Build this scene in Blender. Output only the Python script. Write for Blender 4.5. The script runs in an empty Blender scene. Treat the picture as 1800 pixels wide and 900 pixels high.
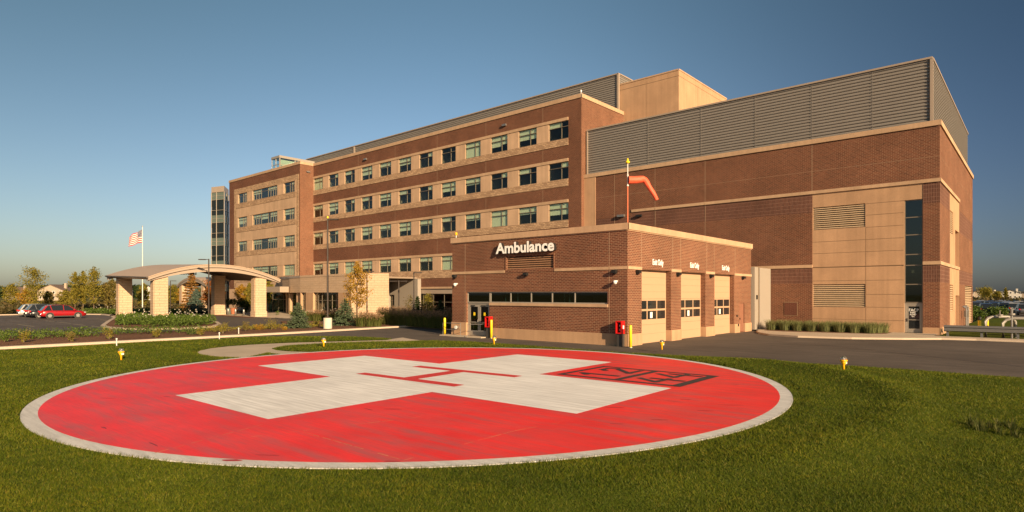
import bpy, math, random
import numpy as np
from mathutils import Vector
R = math.radians
rng = np.random.default_rng(7); random.seed(7)
SC = bpy.context.scene; COL = SC.collection

# ------------------------------------------------------------ camera, sky, sun, exposure
PHI = R(41.1); CAMH = 3.0; FPX = 1068.0; HY = 517.5          # f and horizon in pixels of the 1800x900 photograph
cam_d = bpy.data.cameras.new('camera'); cam = bpy.data.objects.new('camera', cam_d); COL.objects.link(cam)
cam.location = (0, 0, CAMH); cam.rotation_euler = (R(90), 0, PHI)
cam_d.sensor_width = 36; cam_d.lens = FPX/1800*36; cam_d.shift_y = (HY-450)/1800
cam_d.clip_start = .1; cam_d.clip_end = 9000
SC.camera = cam
SUN_EL = R(18.0); SUN_V = Vector((.944*math.cos(SUN_EL), -.330*math.cos(SUN_EL), math.sin(SUN_EL)))
W = bpy.data.worlds.new('World'); SC.world = W; W.use_nodes = True
wn = W.node_tree.nodes; wn.clear()
sky = wn.new('ShaderNodeTexSky'); sky.sky_type = 'NISHITA'; sky.sun_disc = False
sky.sun_elevation = SUN_EL; sky.sun_rotation = math.atan2(SUN_V.x, SUN_V.y)
sky.air_density = 1.0; sky.dust_density = 1.6; sky.ozone_density = 1.3; sky.altitude = 200
bg = wn.new('ShaderNodeBackground'); bg.inputs['Strength'].default_value = .0715
wo = wn.new('ShaderNodeOutputWorld')
# the evening sky is deeper towards the north-east side and overhead (directions in world space)
wl = W.node_tree.links.new
tc = wn.new('ShaderNodeTexCoord')
def wdot(v):
    d = wn.new('ShaderNodeVectorMath'); d.operation = 'DOT_PRODUCT'; wl(tc.outputs['Generated'], d.inputs[0]); d.inputs[1].default_value = v; return d.outputs['Value']
def wmap(src, a, b, c0, c1):
    m = wn.new('ShaderNodeMapRange'); m.data_type = 'FLOAT_VECTOR'; m.interpolation_type = 'SMOOTHSTEP'
    cb = wn.new('ShaderNodeCombineXYZ')
    for k in range(3): wl(src, cb.inputs[k])
    wl(cb.outputs[0], m.inputs['Vector'])
    for k, v in ((7, (a,)*3), (8, (b,)*3), (9, c0), (10, c1)): m.inputs[k].default_value = v
    return m.outputs[1]
sr_ = wmap(wdot((.7536, .6574, 0)), .0, .80, (1, 1, 1), (.26, .31, .40)); sl_ = wmap(wdot((.7536, .6574, 0)), -.75, .0, (.69, .71, .64), (.98, 1, .96))
mx_ = wn.new('ShaderNodeVectorMath'); mx_.operation = 'MULTIPLY'; wl(sr_, mx_.inputs[0]); wl(sl_, mx_.inputs[1]); sx_ = mx_.outputs[0]
sz_ = wmap(wdot((0, 0, 1)), -.05, .50, (.97, .93, 1.08), (.66, .76, .74))
mm = wn.new('ShaderNodeVectorMath'); mm.operation = 'MULTIPLY'; wl(sx_, mm.inputs[0]); wl(sz_, mm.inputs[1])
m2 = wn.new('ShaderNodeVectorMath'); m2.operation = 'MULTIPLY'; wl(mm.outputs[0], m2.inputs[0]); wl(sky.outputs[0], m2.inputs[1])
W.node_tree.links.new(m2.outputs[0], bg.inputs[0]); W.node_tree.links.new(bg.outputs[0], wo.inputs[0])
sd = bpy.data.lights.new('sun', 'SUN'); sd.energy = 4.8; sd.angle = R(.6); sd.color = (1, .72, .43)
so = bpy.data.objects.new('sun', sd); COL.objects.link(so); so.location = (60, -20, 60)
so.rotation_euler = (-SUN_V).to_track_quat('-Z', 'Y').to_euler()
SC.view_settings.view_transform = 'Standard'; SC.view_settings.look = 'None'
SC.view_settings.exposure = 1.0; SC.view_settings.gamma = 1
SC.render.engine = 'CYCLES'

def G(u, v, z=0.0):
    """ground point (x, y) seen at pixel (u, v) of the 1800x900 photograph, on the plane of height z"""
    d = (u-900)/FPX; t = (CAMH-z)/((v-HY)/FPX)
    return ((d*math.cos(PHI)-math.sin(PHI))*t, (d*math.sin(PHI)+math.cos(PHI))*t)
def at(u, Z):
    """ground point straight below column u at distance Z along the view"""
    d = (u-900)/FPX
    return ((d*math.cos(PHI)-math.sin(PHI))*Z, (d*math.sin(PHI)+math.cos(PHI))*Z)
def zat(v, Z): return CAMH-(v-HY)/FPX*Z

# ------------------------------------------------------------ helpers
def tag(o, label=None, cat=None, group=None, kind=None):
    if label: o['label'] = label
    if cat: o['category'] = cat
    if group: o['group'] = group
    if kind: o['kind'] = kind
    return o
def thing(name, label, cat, loc=(0, 0, 0), rz=0, group=None):
    o = bpy.data.objects.new(name, None); COL.objects.link(o); o.empty_display_size = .3
    o.location = loc; o.rotation_euler = (0, 0, rz)
    return tag(o, label, cat, group)
def copy_tree(o, loc=None, rz=None, label=None, parent=None):
    c = o.copy(); COL.objects.link(c)
    if parent: c.parent = parent
    if loc is not None: c.location = loc
    if rz is not None: c.rotation_euler = (0, 0, rz)
    if label: c['label'] = label
    for ch in o.children: copy_tree(ch, parent=c)
    return c
def origin(p):
    v = Vector((0, 0, 0))
    while p is not None: v += Vector(p.location); p = p.parent
    return v
class MB:
    def __init__(s): s.v = []; s.f = []; s.m = []
    def add(s, vs, fs, m=0):
        n = len(s.v); s.v += [tuple(p) for p in vs]; s.f += [tuple(i+n for i in f) for f in fs]; s.m += [m]*len(fs); return s
    def box(s, a, b, m=0):
        (x0, y0, z0), (x1, y1, z1) = a, b
        return s.add([(x0,y0,z0),(x1,y0,z0),(x1,y1,z0),(x0,y1,z0),(x0,y0,z1),(x1,y0,z1),(x1,y1,z1),(x0,y1,z1)],
              [(0,3,2,1),(4,5,6,7),(0,1,5,4),(1,2,6,5),(2,3,7,6),(3,0,4,7)], m)
    def obox(s, p0, d, a0, a1, n0, n1, z0, z1, m=0):
        """box on a wall frame: a along d, n along the outward normal"""
        N = (d[1], -d[0]); P = lambda a, n, z: (p0[0]+d[0]*a+N[0]*n, p0[1]+d[1]*a+N[1]*n, z)
        return s.add([P(a0,n0,z0),P(a1,n0,z0),P(a1,n1,z0),P(a0,n1,z0),P(a0,n0,z1),P(a1,n0,z1),P(a1,n1,z1),P(a0,n1,z1)],
              [(0,1,2,3),(4,7,6,5),(0,4,5,1),(1,5,6,2),(2,6,7,3),(3,7,4,0)], m)
    def tube(s, pts, r, n=10, m=0, cap=True):
        pts = [Vector(p) for p in pts]; rr = r if isinstance(r, (list, tuple)) else [r]*len(pts)
        rings = []
        for i, p in enumerate(pts):
            t = (pts[min(i+1, len(pts)-1)]-pts[max(i-1, 0)]).normalized()
            u = t.cross(Vector((0, 0, 1)))
            if u.length < .05: u = t.cross(Vector((1, 0, 0)))
            u.normalize(); w = u.cross(t)
            rings.append([p+(u*math.cos(2*math.pi*k/n)+w*math.sin(2*math.pi*k/n))*rr[i] for k in range(n)])
        vs = [q for rg in rings for q in rg]; fs = []
        for i in range(len(pts)-1):
            for k in range(n): fs.append((i*n+k, i*n+(k+1) % n, (i+1)*n+(k+1) % n, (i+1)*n+k))
        if cap: fs.append(tuple(range(n))[::-1]); fs.append(tuple((len(pts)-1)*n+k for k in range(n)))
        return s.add(vs, fs, m)
    def lathe(s, prof, n=20, c=(0, 0), m=0):
        vs = [(c[0]+r*math.cos(2*math.pi*k/n), c[1]+r*math.sin(2*math.pi*k/n), z) for r, z in prof for k in range(n)]
        fs = [(i*n+k, i*n+(k+1) % n, (i+1)*n+(k+1) % n, (i+1)*n+k) for i in range(len(prof)-1) for k in range(n)]
        fs.append(tuple(range(n))[::-1]); fs.append(tuple((len(prof)-1)*n+k for k in range(n)))
        return s.add(vs, fs, m)
    def prism(s, poly, z0, z1, m=0):
        n = len(poly)
        return s.add([(x, y, z0) for x, y in poly]+[(x, y, z1) for x, y in poly],
              [tuple(range(n))[::-1], tuple(range(n, 2*n))]+[(i, (i+1) % n, n+(i+1) % n, n+i) for i in range(n)], m)
    def build(s, name, mats, parent=None, world=False, smooth=False):
        me = bpy.data.meshes.new(name); off = origin(parent) if world else Vector((0, 0, 0))
        me.from_pydata([(x-off.x, y-off.y, z-off.z) for x, y, z in s.v], [], s.f)
        for mt in (mats if isinstance(mats, (list, tuple)) else [mats]): me.materials.append(mt)
        me.polygons.foreach_set('material_index', s.m)
        if smooth: me.polygons.foreach_set('use_smooth', [True]*len(s.f))
        me.update(); o = bpy.data.objects.new(name, me); COL.objects.link(o)
        if parent: o.parent = parent
        return o
def poly_mesh(name, V, k, mat, parent=None, smooth=False):
    """V: (n*k, 3) array of separate k-gons"""
    V = np.ascontiguousarray(V, dtype=np.float32); n = len(V)//k
    me = bpy.data.meshes.new(name); me.vertices.add(n*k); me.vertices.foreach_set('co', V.ravel())
    me.loops.add(n*k); me.loops.foreach_set('vertex_index', np.arange(n*k, dtype=np.int32))
    me.polygons.add(n); me.polygons.foreach_set('loop_start', np.arange(0, n*k, k, dtype=np.int32))
    me.polygons.foreach_set('loop_total', np.full(n, k, dtype=np.int32))
    me.materials.append(mat); me.update(calc_edges=True)
    o = bpy.data.objects.new(name, me); COL.objects.link(o)
    if parent: o.parent = parent
    return o
def struct(o, ): o['kind'] = 'structure'; return o
def sheet(name, poly, z, mat, kind='structure'):
    m = MB(); m.add([(x, y, z) for x, y in poly], [tuple(range(len(poly)))]); o = m.build(name, mat); o['kind'] = kind; return o

# ------------------------------------------------------------ materials
def nodes(name):
    m = bpy.data.materials.new(name); m.use_nodes = True; nt = m.node_tree
    return m, nt, nt.nodes['Principled BSDF']
def N(nt, t, **k):
    n = nt.nodes.new(t)
    for a, b in k.items(): setattr(n, a, b)
    return n
def Lk(nt, a, b): nt.links.new(a, b)
def rgb(c): return (c[0], c[1], c[2], 1)
def ramp(nt, src, stops):
    r = N(nt, 'ShaderNodeValToRGB'); e = r.color_ramp.elements
    while len(e) < len(stops): e.new(.5)
    for i, (p, c) in enumerate(stops): e[i].position = p; e[i].color = rgb(c)
    Lk(nt, src, r.inputs[0]); return r.outputs[0]
def noise(nt, scale, detail=4, vec=None, rough=.55):
    n = N(nt, 'ShaderNodeTexNoise'); n.inputs['Scale'].default_value = scale; n.inputs['Detail'].default_value = detail; n.inputs['Roughness'].default_value = rough
    if vec is None: vec = N(nt, 'ShaderNodeNewGeometry').outputs['Position']
    Lk(nt, vec, n.inputs['Vector']); return n.outputs[0]
def mixc(nt, f, a, b, mode='MIX'):
    m = N(nt, 'ShaderNodeMix', data_type='RGBA', blend_type=mode)
    for s, x in ((0, f), (6, a), (7, b)):
        if hasattr(x, 'links'): Lk(nt, x, m.inputs[s])
        elif isinstance(x, (tuple, list)): m.inputs[s].default_value = rgb(x)
        else: m.inputs[s].default_value = x
    return m.outputs[2]
def bump(nt, bs, h, st=.3, d=.02):
    b = N(nt, 'ShaderNodeBump'); b.inputs['Strength'].default_value = st; b.inputs['Distance'].default_value = d
    Lk(nt, h, b.inputs['Height']); Lk(nt, b.outputs[0], bs.inputs['Normal'])
def plain(name, c, rough=.6, metal=0, var=.18, scale=3.0, spec=.4, coat=0):
    m, nt, bs = nodes(name)
    n = noise(nt, scale, 5)
    Lk(nt, mixc(nt, n, tuple(x*(1-var) for x in c), tuple(min(1, x*(1+var)) for x in c)), bs.inputs['Base Color'])
    bs.inputs['Roughness'].default_value = rough; bs.inputs['Metallic'].default_value = metal
    bs.inputs['Specular IOR Level'].default_value = spec; bs.inputs['Coat Weight'].default_value = coat
    return m
def wallvec(nt):
    g = N(nt, 'ShaderNodeNewGeometry').outputs['Position']; s = N(nt, 'ShaderNodeSeparateXYZ'); Lk(nt, g, s.inputs[0])
    a = N(nt, 'ShaderNodeMath', operation='ADD'); Lk(nt, s.outputs[0], a.inputs[0]); Lk(nt, s.outputs[1], a.inputs[1])
    c = N(nt, 'ShaderNodeCombineXYZ'); Lk(nt, a.outputs[0], c.inputs[0]); Lk(nt, s.outputs[2], c.inputs[1]); return c.outputs[0]
def brickmat(name, c1, c2, mortar, bw=.30, bh=.10, ms=.012, st=.5, off=.5, rough=.85, varn=.22, bias=0.0):
    m, nt, bs = nodes(name)
    b = N(nt, 'ShaderNodeTexBrick'); b.offset = off
    b.inputs['Color1'].default_value = rgb(c1); b.inputs['Color2'].default_value = rgb(c2); b.inputs['Mortar'].default_value = rgb(mortar)
    b.inputs['Scale'].default_value = 1; b.inputs['Brick Width'].default_value = bw; b.inputs['Row Height'].default_value = bh
    b.inputs['Mortar Size'].default_value = ms; b.inputs['Mortar Smooth'].default_value = .1; b.inputs['Bias'].default_value = bias
    Lk(nt, wallvec(nt), b.inputs['Vector'])
    big = ramp(nt, noise(nt, .35, 5), [(.3, (1-varn,)*3), (.7, (1+varn*.4,)*3)])
    c = mixc(nt, 1.0, b.outputs[0], big, 'MULTIPLY')
    fine = ramp(nt, noise(nt, 9, 3), [(.3, (.86,)*3), (.7, (1.12,)*3)])
    Lk(nt, mixc(nt, 1.0, c, fine, 'MULTIPLY'), bs.inputs['Base Color'])
    inv = N(nt, 'ShaderNodeMath', operation='SUBTRACT'); inv.inputs[0].default_value = 1; Lk(nt, b.outputs[1], inv.inputs[1])
    bump(nt, bs, inv.outputs[0], st, .012)
    bs.inputs['Roughness'].default_value = rough; bs.inputs['Specular IOR Level'].default_value = .2
    return m
M = {}
M['brick'] = brickmat('red_brown_brick', (.175, .062, .034), (.110, .041, .026), (.31, .185, .115), ms=.016)
M['brick_far'] = brickmat('red_brown_brick_upper', (.175, .066, .037), (.118, .046, .028), (.28, .17, .105), ms=.013)
M['brick_soldier'] = brickmat('soldier_course_brick', (.120, .048, .032), (.090, .036, .026), (.24, .14, .10), bw=.10, bh=.30, ms=.014, off=0)
M['brick_dark'] = brickmat('dark_vent_brick', (.12, .045, .028), (.11, .04, .026), (.15, .07, .05))
M['split'] = brickmat('split_face_stone', (.53, .355, .22), (.35, .225, .14), (.22, .14, .09), bw=.42, bh=.19, ms=.02, st=1.0, varn=.1)
M['ashlar'] = brickmat('coursed_stone', (.53, .38, .255), (.50, .355, .235), (.38, .26, .17), bw=1.2, bh=.32, ms=.018, st=1.0, varn=.08)
def precast(name, c, pitch=None):
    m, nt, bs = nodes(name)
    n1 = ramp(nt, noise(nt, .5, 6), [(.3, tuple(x*.86 for x in c)), (.7, tuple(x*1.08 for x in c))])
    n2 = ramp(nt, noise(nt, 14, 4), [(.3, (.93,)*3), (.7, (1.05,)*3)])
    # faint vertical weather streaks
    g = N(nt, 'ShaderNodeNewGeometry').outputs['Position']; mp = N(nt, 'ShaderNodeMapping'); mp.inputs['Scale'].default_value = (3, 3, .12); Lk(nt, g, mp.inputs[0])
    n3 = ramp(nt, noise(nt, 1.0, 4, mp.outputs[0]), [(.35, (.92,)*3), (.6, (1.03,)*3)])
    Lk(nt, mixc(nt, 1, mixc(nt, 1, n1, n2, 'MULTIPLY'), n3, 'MULTIPLY'), bs.inputs['Base Color'])
    bs.inputs['Roughness'].default_value = .85; bs.inputs['Specular IOR Level'].default_value = .2
    bump(nt, bs, noise(nt, 30, 3), .15, .01)
    return m
M['precast'] = precast('buff_precast', (.44, .275, .165))
M['trim'] = precast('cast_stone_trim', (.47, .315, .20))
M['joint'] = plain('joint_sealant', (.30, .20, .13), .9)
M['groove'] = plain('groove_shadow_line', (.22, .15, .09), .9)
M['screen'] = plain('taupe_corrugated_metal', (.205, .186, .168), .5, .0, .08, 1.2)
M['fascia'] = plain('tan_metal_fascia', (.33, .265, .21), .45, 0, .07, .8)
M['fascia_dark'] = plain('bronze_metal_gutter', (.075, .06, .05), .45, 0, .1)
M['roofing'] = plain('standing_seam_roof', (.26, .20, .15), .5, 0, .08)
M['canopy_roof'] = plain('tan_standing_seam_roof', (.40, .30, .215), .5, 0, .06)
M['frame'] = plain('bronze_aluminium_frame', (.20, .165, .125), .45, .2, .08)
M['alu'] = plain('warm_aluminium', (.36, .32, .27), .4, .3, .08)
M['louver'] = plain('brown_louvre_blade', (.30, .165, .095), .55)
M['louver_tan'] = plain('tan_louvre_blade', (.50, .37, .24), .5)
M['dark'] = plain('dark_void', (.012, .010, .009), .9)
M['interior'] = plain('interior_plaster', (.20, .18, .16), .9)
M['door'] = plain('tan_overhead_door', (.46, .30, .19), .5, 0, .04, 1.0)
M['mandoor'] = plain('brown_steel_door', (.24, .11, .07), .5)
M['black'] = plain('black_plastic', (.015, .014, .014), .5)
M['letter_side'] = plain('black_letter_return', (.02, .018, .018), .5)
M['white'] = plain('white_letter_face', (.90, .89, .87), .45, 0, .03)
M['paper'] = plain('white_paper_notice', (.8, .78, .74), .8, 0, .03)
M['camera_white'] = plain('white_camera_dome', (.7, .7, .68), .25)
M['yellow'] = plain('yellow_bollard_sleeve', (.82, .58, .02), .4, 0, .08)
M['amber'] = plain('amber_light_paint', (.85, .42, .01), .35, 0, .05)
M['red_box'] = plain('red_box_enamel', (.55, .012, .012), .3, 0, .05)
M['pedestal'] = plain('dark_grey_pedestal', (.05, .045, .042), .5)
M['galv'] = plain('galvanised_steel', (.30, .29, .28), .38, .7, .15, 5)
M['grey_panel'] = plain('light_grey_metal_panel', (.30, .265, .225), .5, 0, .05, .6)
M['post'] = plain('dark_bronze_post', (.045, .035, .03), .45, .2)
M['white_pole'] = plain('white_pole', (.6, .58, .55), .4)
M['orange_pole'] = plain('orange_pole_band', (.55, .12, .04), .45)
M['concrete_base'] = plain('concrete_lamp_base', (.55, .5, .42), .85, 0, .15, 4)
M['terracotta'] = plain('terracotta_pot', (.32, .12, .06), .8)
M['tyre'] = plain('tyre_rubber', (.015, .015, .015), .85)
M['rim'] = plain('alloy_rim', (.30, .29, .28), .4, .5, .05)
M['trimblack'] = plain('black_car_cladding', (.03, .03, .03), .6)
M['tail'] = plain('tail_lamp_red', (.5, .01, .01), .2)
M['lampglass'] = plain('clear_headlamp', (.30, .30, .30), .15)
M['bluetower'] = plain('green_grey_spandrel', (.11, .14, .12), .35, 0, .06)
M['purple'] = plain('maroon_curtain', (.16, .02, .04), .9)
def glass(name, tint=(.92, .96, .90), refl=.10, rough=.02, ior=1.32):
    m, nt, bs = nodes(name); nt.nodes.remove(bs); out = nt.nodes['Material Output']
    tr = N(nt, 'ShaderNodeBsdfTransparent'); tr.inputs[0].default_value = rgb(tint)
    gl = N(nt, 'ShaderNodeBsdfGlossy'); gl.inputs['Roughness'].default_value = rough; gl.inputs[0].default_value = (.85, .85, .88, 1)
    lw = N(nt, 'ShaderNodeLayerWeight'); lw.inputs[0].default_value = .5
    pw = N(nt, 'ShaderNodeMath', operation='POWER'); pw.inputs[1].default_value = 4.5; Lk(nt, lw.outputs['Facing'], pw.inputs[0])
    ad = N(nt, 'ShaderNodeMath', operation='ADD'); ad.use_clamp = True; ad.inputs[1].default_value = refl+.03; Lk(nt, pw.outputs[0], ad.inputs[0])
    # every pane leans a hair differently
    b = N(nt, 'ShaderNodeBump'); b.inputs['Strength'].default_value = .05; b.inputs['Distance'].default_value = .05
    Lk(nt, noise(nt, .5, 1), b.inputs['Height']); Lk(nt, b.outputs[0], gl.inputs['Normal'])
    mx = N(nt, 'ShaderNodeMixShader'); Lk(nt, ad.outputs[0], mx.inputs[0]); Lk(nt, tr.outputs[0], mx.inputs[1]); Lk(nt, gl.outputs[0], mx.inputs[2])
    Lk(nt, mx.outputs[0], out.inputs[0]); return m
M['glass'] = glass('window_glass', refl=.0)
M['glass_dark'] = glass('tinted_glass', (.35, .46, .44), .05, ior=1.4)
M['lantern_glass'] = glass('clear_lantern_glass', (.80, .90, .88), .12)
M['carglass'] = plain('car_glass', (.015, .018, .02), .06, 0, .02, spec=.8)
M['blind'] = plain('pale_roller_blind', (.66, .70, .60), .9, 0, .05)
M['blind2'] = plain('sunlit_cream_blind', (.70, .66, .50), .9, 0, .05)
m, nt, bs = nodes('clear_lamp_dome'); bs.inputs['Base Color'].default_value = (.6, .6, .6, 1); bs.inputs['Roughness'].default_value = .05; bs.inputs['Transmission Weight'].default_value = .9; M['dome'] = m
# asphalt
m, nt, bs = nodes('asphalt')
a = ramp(nt, noise(nt, .16, 8, rough=.7), [(.3, (.066, .055, .047)), (.5, (.094, .078, .066)), (.72, (.122, .101, .085))])
g = N(nt, 'ShaderNodeNewGeometry').outputs['Position']; mp = N(nt, 'ShaderNodeMapping'); mp.inputs['Scale'].default_value = (.25, 2.2, 1); mp.inputs['Rotation'].default_value = (0, 0, R(8)); Lk(nt, g, mp.inputs[0])
b_ = ramp(nt, noise(nt, 1, 5, mp.outputs[0]), [(.35, (.82,)*3), (.65, (1.14,)*3)])
c_ = ramp(nt, noise(nt, 60, 2), [(.3, (.75,)*3), (.7, (1.25,)*3)])
Lk(nt, mixc(nt, 1, mixc(nt, 1, a, b_, 'MULTIPLY'), c_, 'MULTIPLY'), bs.inputs['Base Color']); bs.inputs['Roughness'].default_value = .85; bs.inputs['Specular IOR Level'].default_value = .25
bump(nt, bs, noise(nt, 90, 2), .4, .01); M['asphalt'] = m
def concrete(name, c, streak=0, joint=None):
    m, nt, bs = nodes(name)
    a = ramp(nt, noise(nt, .6, 7, rough=.65), [(.3, tuple(x*.86 for x in c)), (.7, tuple(x*1.06 for x in c))])
    b = ramp(nt, noise(nt, 25, 4), [(.3, (.9,)*3), (.7, (1.08,)*3)])
    o = mixc(nt, 1, a, b, 'MULTIPLY')
    if streak:
        g = N(nt, 'ShaderNodeNewGeometry').outputs['Position']; mp = N(nt, 'ShaderNodeMapping'); mp.inputs['Rotation'].default_value = (0, 0, R(-7)); mp.inputs['Scale'].default_value = (.5, 7, 1); Lk(nt, g, mp.inputs[0])
        s = ramp(nt, noise(nt, 1, 5, mp.outputs[0], .6), [(.38, (1-streak,)*3), (.6, (1.03,)*3)]); o = mixc(nt, 1, o, s, 'MULTIPLY')
    Lk(nt, o, bs.inputs['Base Color']); bs.inputs['Roughness'].default_value = .9; bs.inputs['Specular IOR Level'].default_value = .2
    bump(nt, bs, noise(nt, 50, 3), .25, .01); return m
M['kerb'] = concrete('kerb_concrete', (.47, .38, .295))
M['walk'] = concrete('walkway_concrete', (.46, .38, .29))
M['ring'] = concrete('broomed_rim_concrete', (.62, .61, .59), .15)
# helipad red paint: wear follows the trowel lines, worn spots show grey concrete, pale saw-cut joints
m, nt, bs = nodes('worn_red_pad_paint')
g = N(nt, 'ShaderNodeNewGeometry').outputs['Position']
def streaks(rot, sx, sy, lo, hi, nt=nt, g=g, det=6):
    mp = N(nt, 'ShaderNodeMapping'); mp.inputs['Rotation'].default_value = (0, 0, R(rot)); mp.inputs['Scale'].default_value = (sx, sy, 1); Lk(nt, g, mp.inputs[0])
    return ramp(nt, noise(nt, 1, det, mp.outputs[0], .62), [(lo, (0,)*3), (hi, (1,)*3)])
w1 = streaks(-50, .35, 2.6, .44, .66); w2 = streaks(-8, .3, 2.2, .46, .68); big = ramp(nt, noise(nt, .28, 4), [(.30, (0,)*3), (.55, (1,)*3)])
wear = mixc(nt, 1, mixc(nt, .5, w1, w2, 'LIGHTEN'), big, 'MULTIPLY')
red = ramp(nt, noise(nt, .7, 5), [(.3, (.76, .020, .016)), (.7, (.92, .032, .026))])
wf = N(nt, 'ShaderNodeMath', operation='MULTIPLY'); wf.inputs[1].default_value = .72; Lk(nt, wear, wf.inputs[0])
o_ = mixc(nt, wf.outputs[0], red, (.36, .105, .110))
fine = streaks(-8, 1.2, 26, .46, .70); fm = N(nt, 'ShaderNodeMath', operation='MULTIPLY'); fm.inputs[1].default_value = .35; Lk(nt, fine, fm.inputs[0])
o_ = mixc(nt, fm.outputs[0], o_, (.42, .060, .058))
spots = ramp(nt, noise(nt, 1.1, 2, streaks(-8, .2, 1.0, 0, 1)), [(0, (0,)*3), (1, (0,)*3)])
scuff = streaks(-12, .55, 7, .705, .735, det=3); o_ = mixc(nt, scuff, o_, (.20, .020, .022))
Lk(nt, o_, bs.inputs['Base Color']); bs.inputs['Roughness'].default_value = .55; bs.inputs['Specular IOR Level'].default_value = .35
bump(nt, bs, noise(nt, 60, 3), .2, .006); M['padred'] = m
m, nt, bs = nodes('brushed_white_pad_paint')
g = N(nt, 'ShaderNodeNewGeometry').outputs['Position']
s1 = streaks(-10, .5, 9, .38, .68, nt, g); s2 = streaks(80, .8, 14, .48, .72, nt, g)
o_ = mixc(nt, s1, (.86, .85, .83), (.60, .59, .57)); f2 = N(nt, 'ShaderNodeMath', operation='MULTIPLY'); f2.inputs[1].default_value = .35; Lk(nt, s2, f2.inputs[0])
o_ = mixc(nt, f2.outputs[0], o_, (.55, .53, .50))
o_ = mixc(nt, 1, o_, ramp(nt, noise(nt, .4, 4), [(.3, (.90,)*3), (.7, (1.05,)*3)]), 'MULTIPLY')
Lk(nt, o_, bs.inputs['Base Color']); bs.inputs['Roughness'].default_value = .7; bump(nt, bs, noise(nt, 60, 3), .2, .006); M['padwhite'] = m
M['padred2'] = plain('fresh_red_paint', (.60, .035, .03), .6, 0, .12, 2)
M['padblack'] = plain('faded_black_paint', (.035, .03, .03), .6, 0, .3, 3)
M['padjoint'] = plain('pale_saw_cut', (.62, .25, .14), .8, 0, .5, 6)
M['padscuff'] = plain('dark_tyre_scuff', (.40, .018, .022), .6, 0, .3, 5)
M['lineworn'] = plain('worn_parking_paint', (.30, .25, .16), .8, 0, .3, 4)
M['pavers'] = brickmat('red_clay_pavers', (.28, .11, .07), (.22, .08, .05), (.3, .2, .14))
# soils
def soil(name, a, b, sc=6):
    m, nt, bs = nodes(name)
    c = mixc(nt, 1, ramp(nt, noise(nt, sc, 6, rough=.7), [(.35, a), (.65, b)]), ramp(nt, noise(nt, .15, 4), [(.3, (.8,)*3), (.7, (1.15,)*3)]), 'MULTIPLY')
    Lk(nt, c, bs.inputs['Base Color']); bs.inputs['Roughness'].default_value = 1; bs.inputs['Specular IOR Level'].default_value = .05
    bump(nt, bs, noise(nt, sc*3, 4), .8, .05); return m
M['mulch'] = soil('bark_mulch', (.10, .052, .033), (.24, .135, .085), 9)
M['turf'] = soil('turf_soil', (.045, .065, .008), (.085, .105, .014), 7)
M['field'] = soil('dry_field', (.075, .075, .026), (.13, .115, .045), .5)
def leafmat(name, cols, tr=.3, patch=None, rough=.55):
    m, nt, bs = nodes(name); out = nt.nodes['Material Output']
    gn = N(nt, 'ShaderNodeNewGeometry'); n = len(cols)
    c = ramp(nt, gn.outputs['Random Per Island'], [(i/(max(1, n-1)), x) for i, x in enumerate(cols)])
    if patch:
        c = mixc(nt, 1, c, ramp(nt, noise(nt, patch[0], 5), [(.32, patch[1]), (.68, patch[2])]), 'MULTIPLY')
    Lk(nt, c, bs.inputs['Base Color']); bs.inputs['Roughness'].default_value = rough; bs.inputs['Specular IOR Level'].default_value = .2
    t = N(nt, 'ShaderNodeBsdfTranslucent'); Lk(nt, c, t.inputs[0]); mx = N(nt, 'ShaderNodeMixShader'); mx.inputs[0].default_value = tr
    Lk(nt, bs.outputs[0], mx.inputs[1]); Lk(nt, t.outputs[0], mx.inputs[2]); Lk(nt, mx.outputs[0], out.inputs[0]); return m
M['grass'] = leafmat('lawn_blades', [(.064, .100, .005), (.098, .138, .007), (.138, .168, .009), (.225, .200, .032)], .35, (.22, (.80, .84, .82), (1.12, 1.08, 1.0)))
def mow(mt):
    nt = mt.node_tree; bs = nt.nodes['Principled BSDF']; src = bs.inputs['Base Color'].links[0].from_socket
    g = N(nt, 'ShaderNodeNewGeometry').outputs['Position']; mp = N(nt, 'ShaderNodeMapping'); mp.inputs['Rotation'].default_value = (0, 0, R(38)); mp.inputs['Scale'].default_value = (.05, .75, 1); Lk(nt, g, mp.inputs[0])
    c = mixc(nt, 1, src, ramp(nt, noise(nt, 1, 2, mp.outputs[0]), [(.38, (.80, .85, .85)), (.62, (1.12, 1.08, 1.05))]), 'MULTIPLY')
    c = mixc(nt, 1, c, ramp(nt, noise(nt, 2.6, 4), [(.34, (.82, .86, .9)), (.55, (1, 1, 1)), (.74, (1.25, 1.08, .95))]), 'MULTIPLY')
    Lk(nt, c, bs.inputs['Base Color'])
    for n in nt.nodes:
        if n.type == 'BSDF_TRANSLUCENT': Lk(nt, c, n.inputs[0])
mow(M['grass'])
M['weeds'] = leafmat('coarse_grass', [(.045, .07, .014), (.08, .10, .02), (.15, .13, .045)], .3)
M['leaf_green'] = leafmat('green_leaves', [(.05, .085, .014), (.085, .135, .022), (.14, .19, .035)])
M['leaf_olive'] = leafmat('olive_yellow_leaves', [(.13, .13, .02), (.24, .21, .03), (.34, .26, .04), (.17, .17, .03)], .4)
M['leaf_gold'] = leafmat('golden_orange_leaves', [(.30, .15, .02), (.42, .24, .03), (.34, .20, .02), (.20, .16, .02)])
M['leaf_red'] = leafmat('red_orange_leaves', [(.30, .06, .02), (.40, .12, .02), (.22, .10, .02), (.12, .10, .02)])
M['leaf_bare'] = leafmat('sparse_tan_leaves', [(.22, .15, .05), (.18, .15, .03), (.12, .11, .03)])
M['leaf_dark'] = leafmat('dark_green_leaves', [(.018, .035, .010), (.03, .05, .014), (.05, .07, .02)])
M['leaf_larch'] = leafmat('rusty_larch_needles', [(.34, .16, .05), (.28, .14, .04), (.18, .13, .03)])
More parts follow.
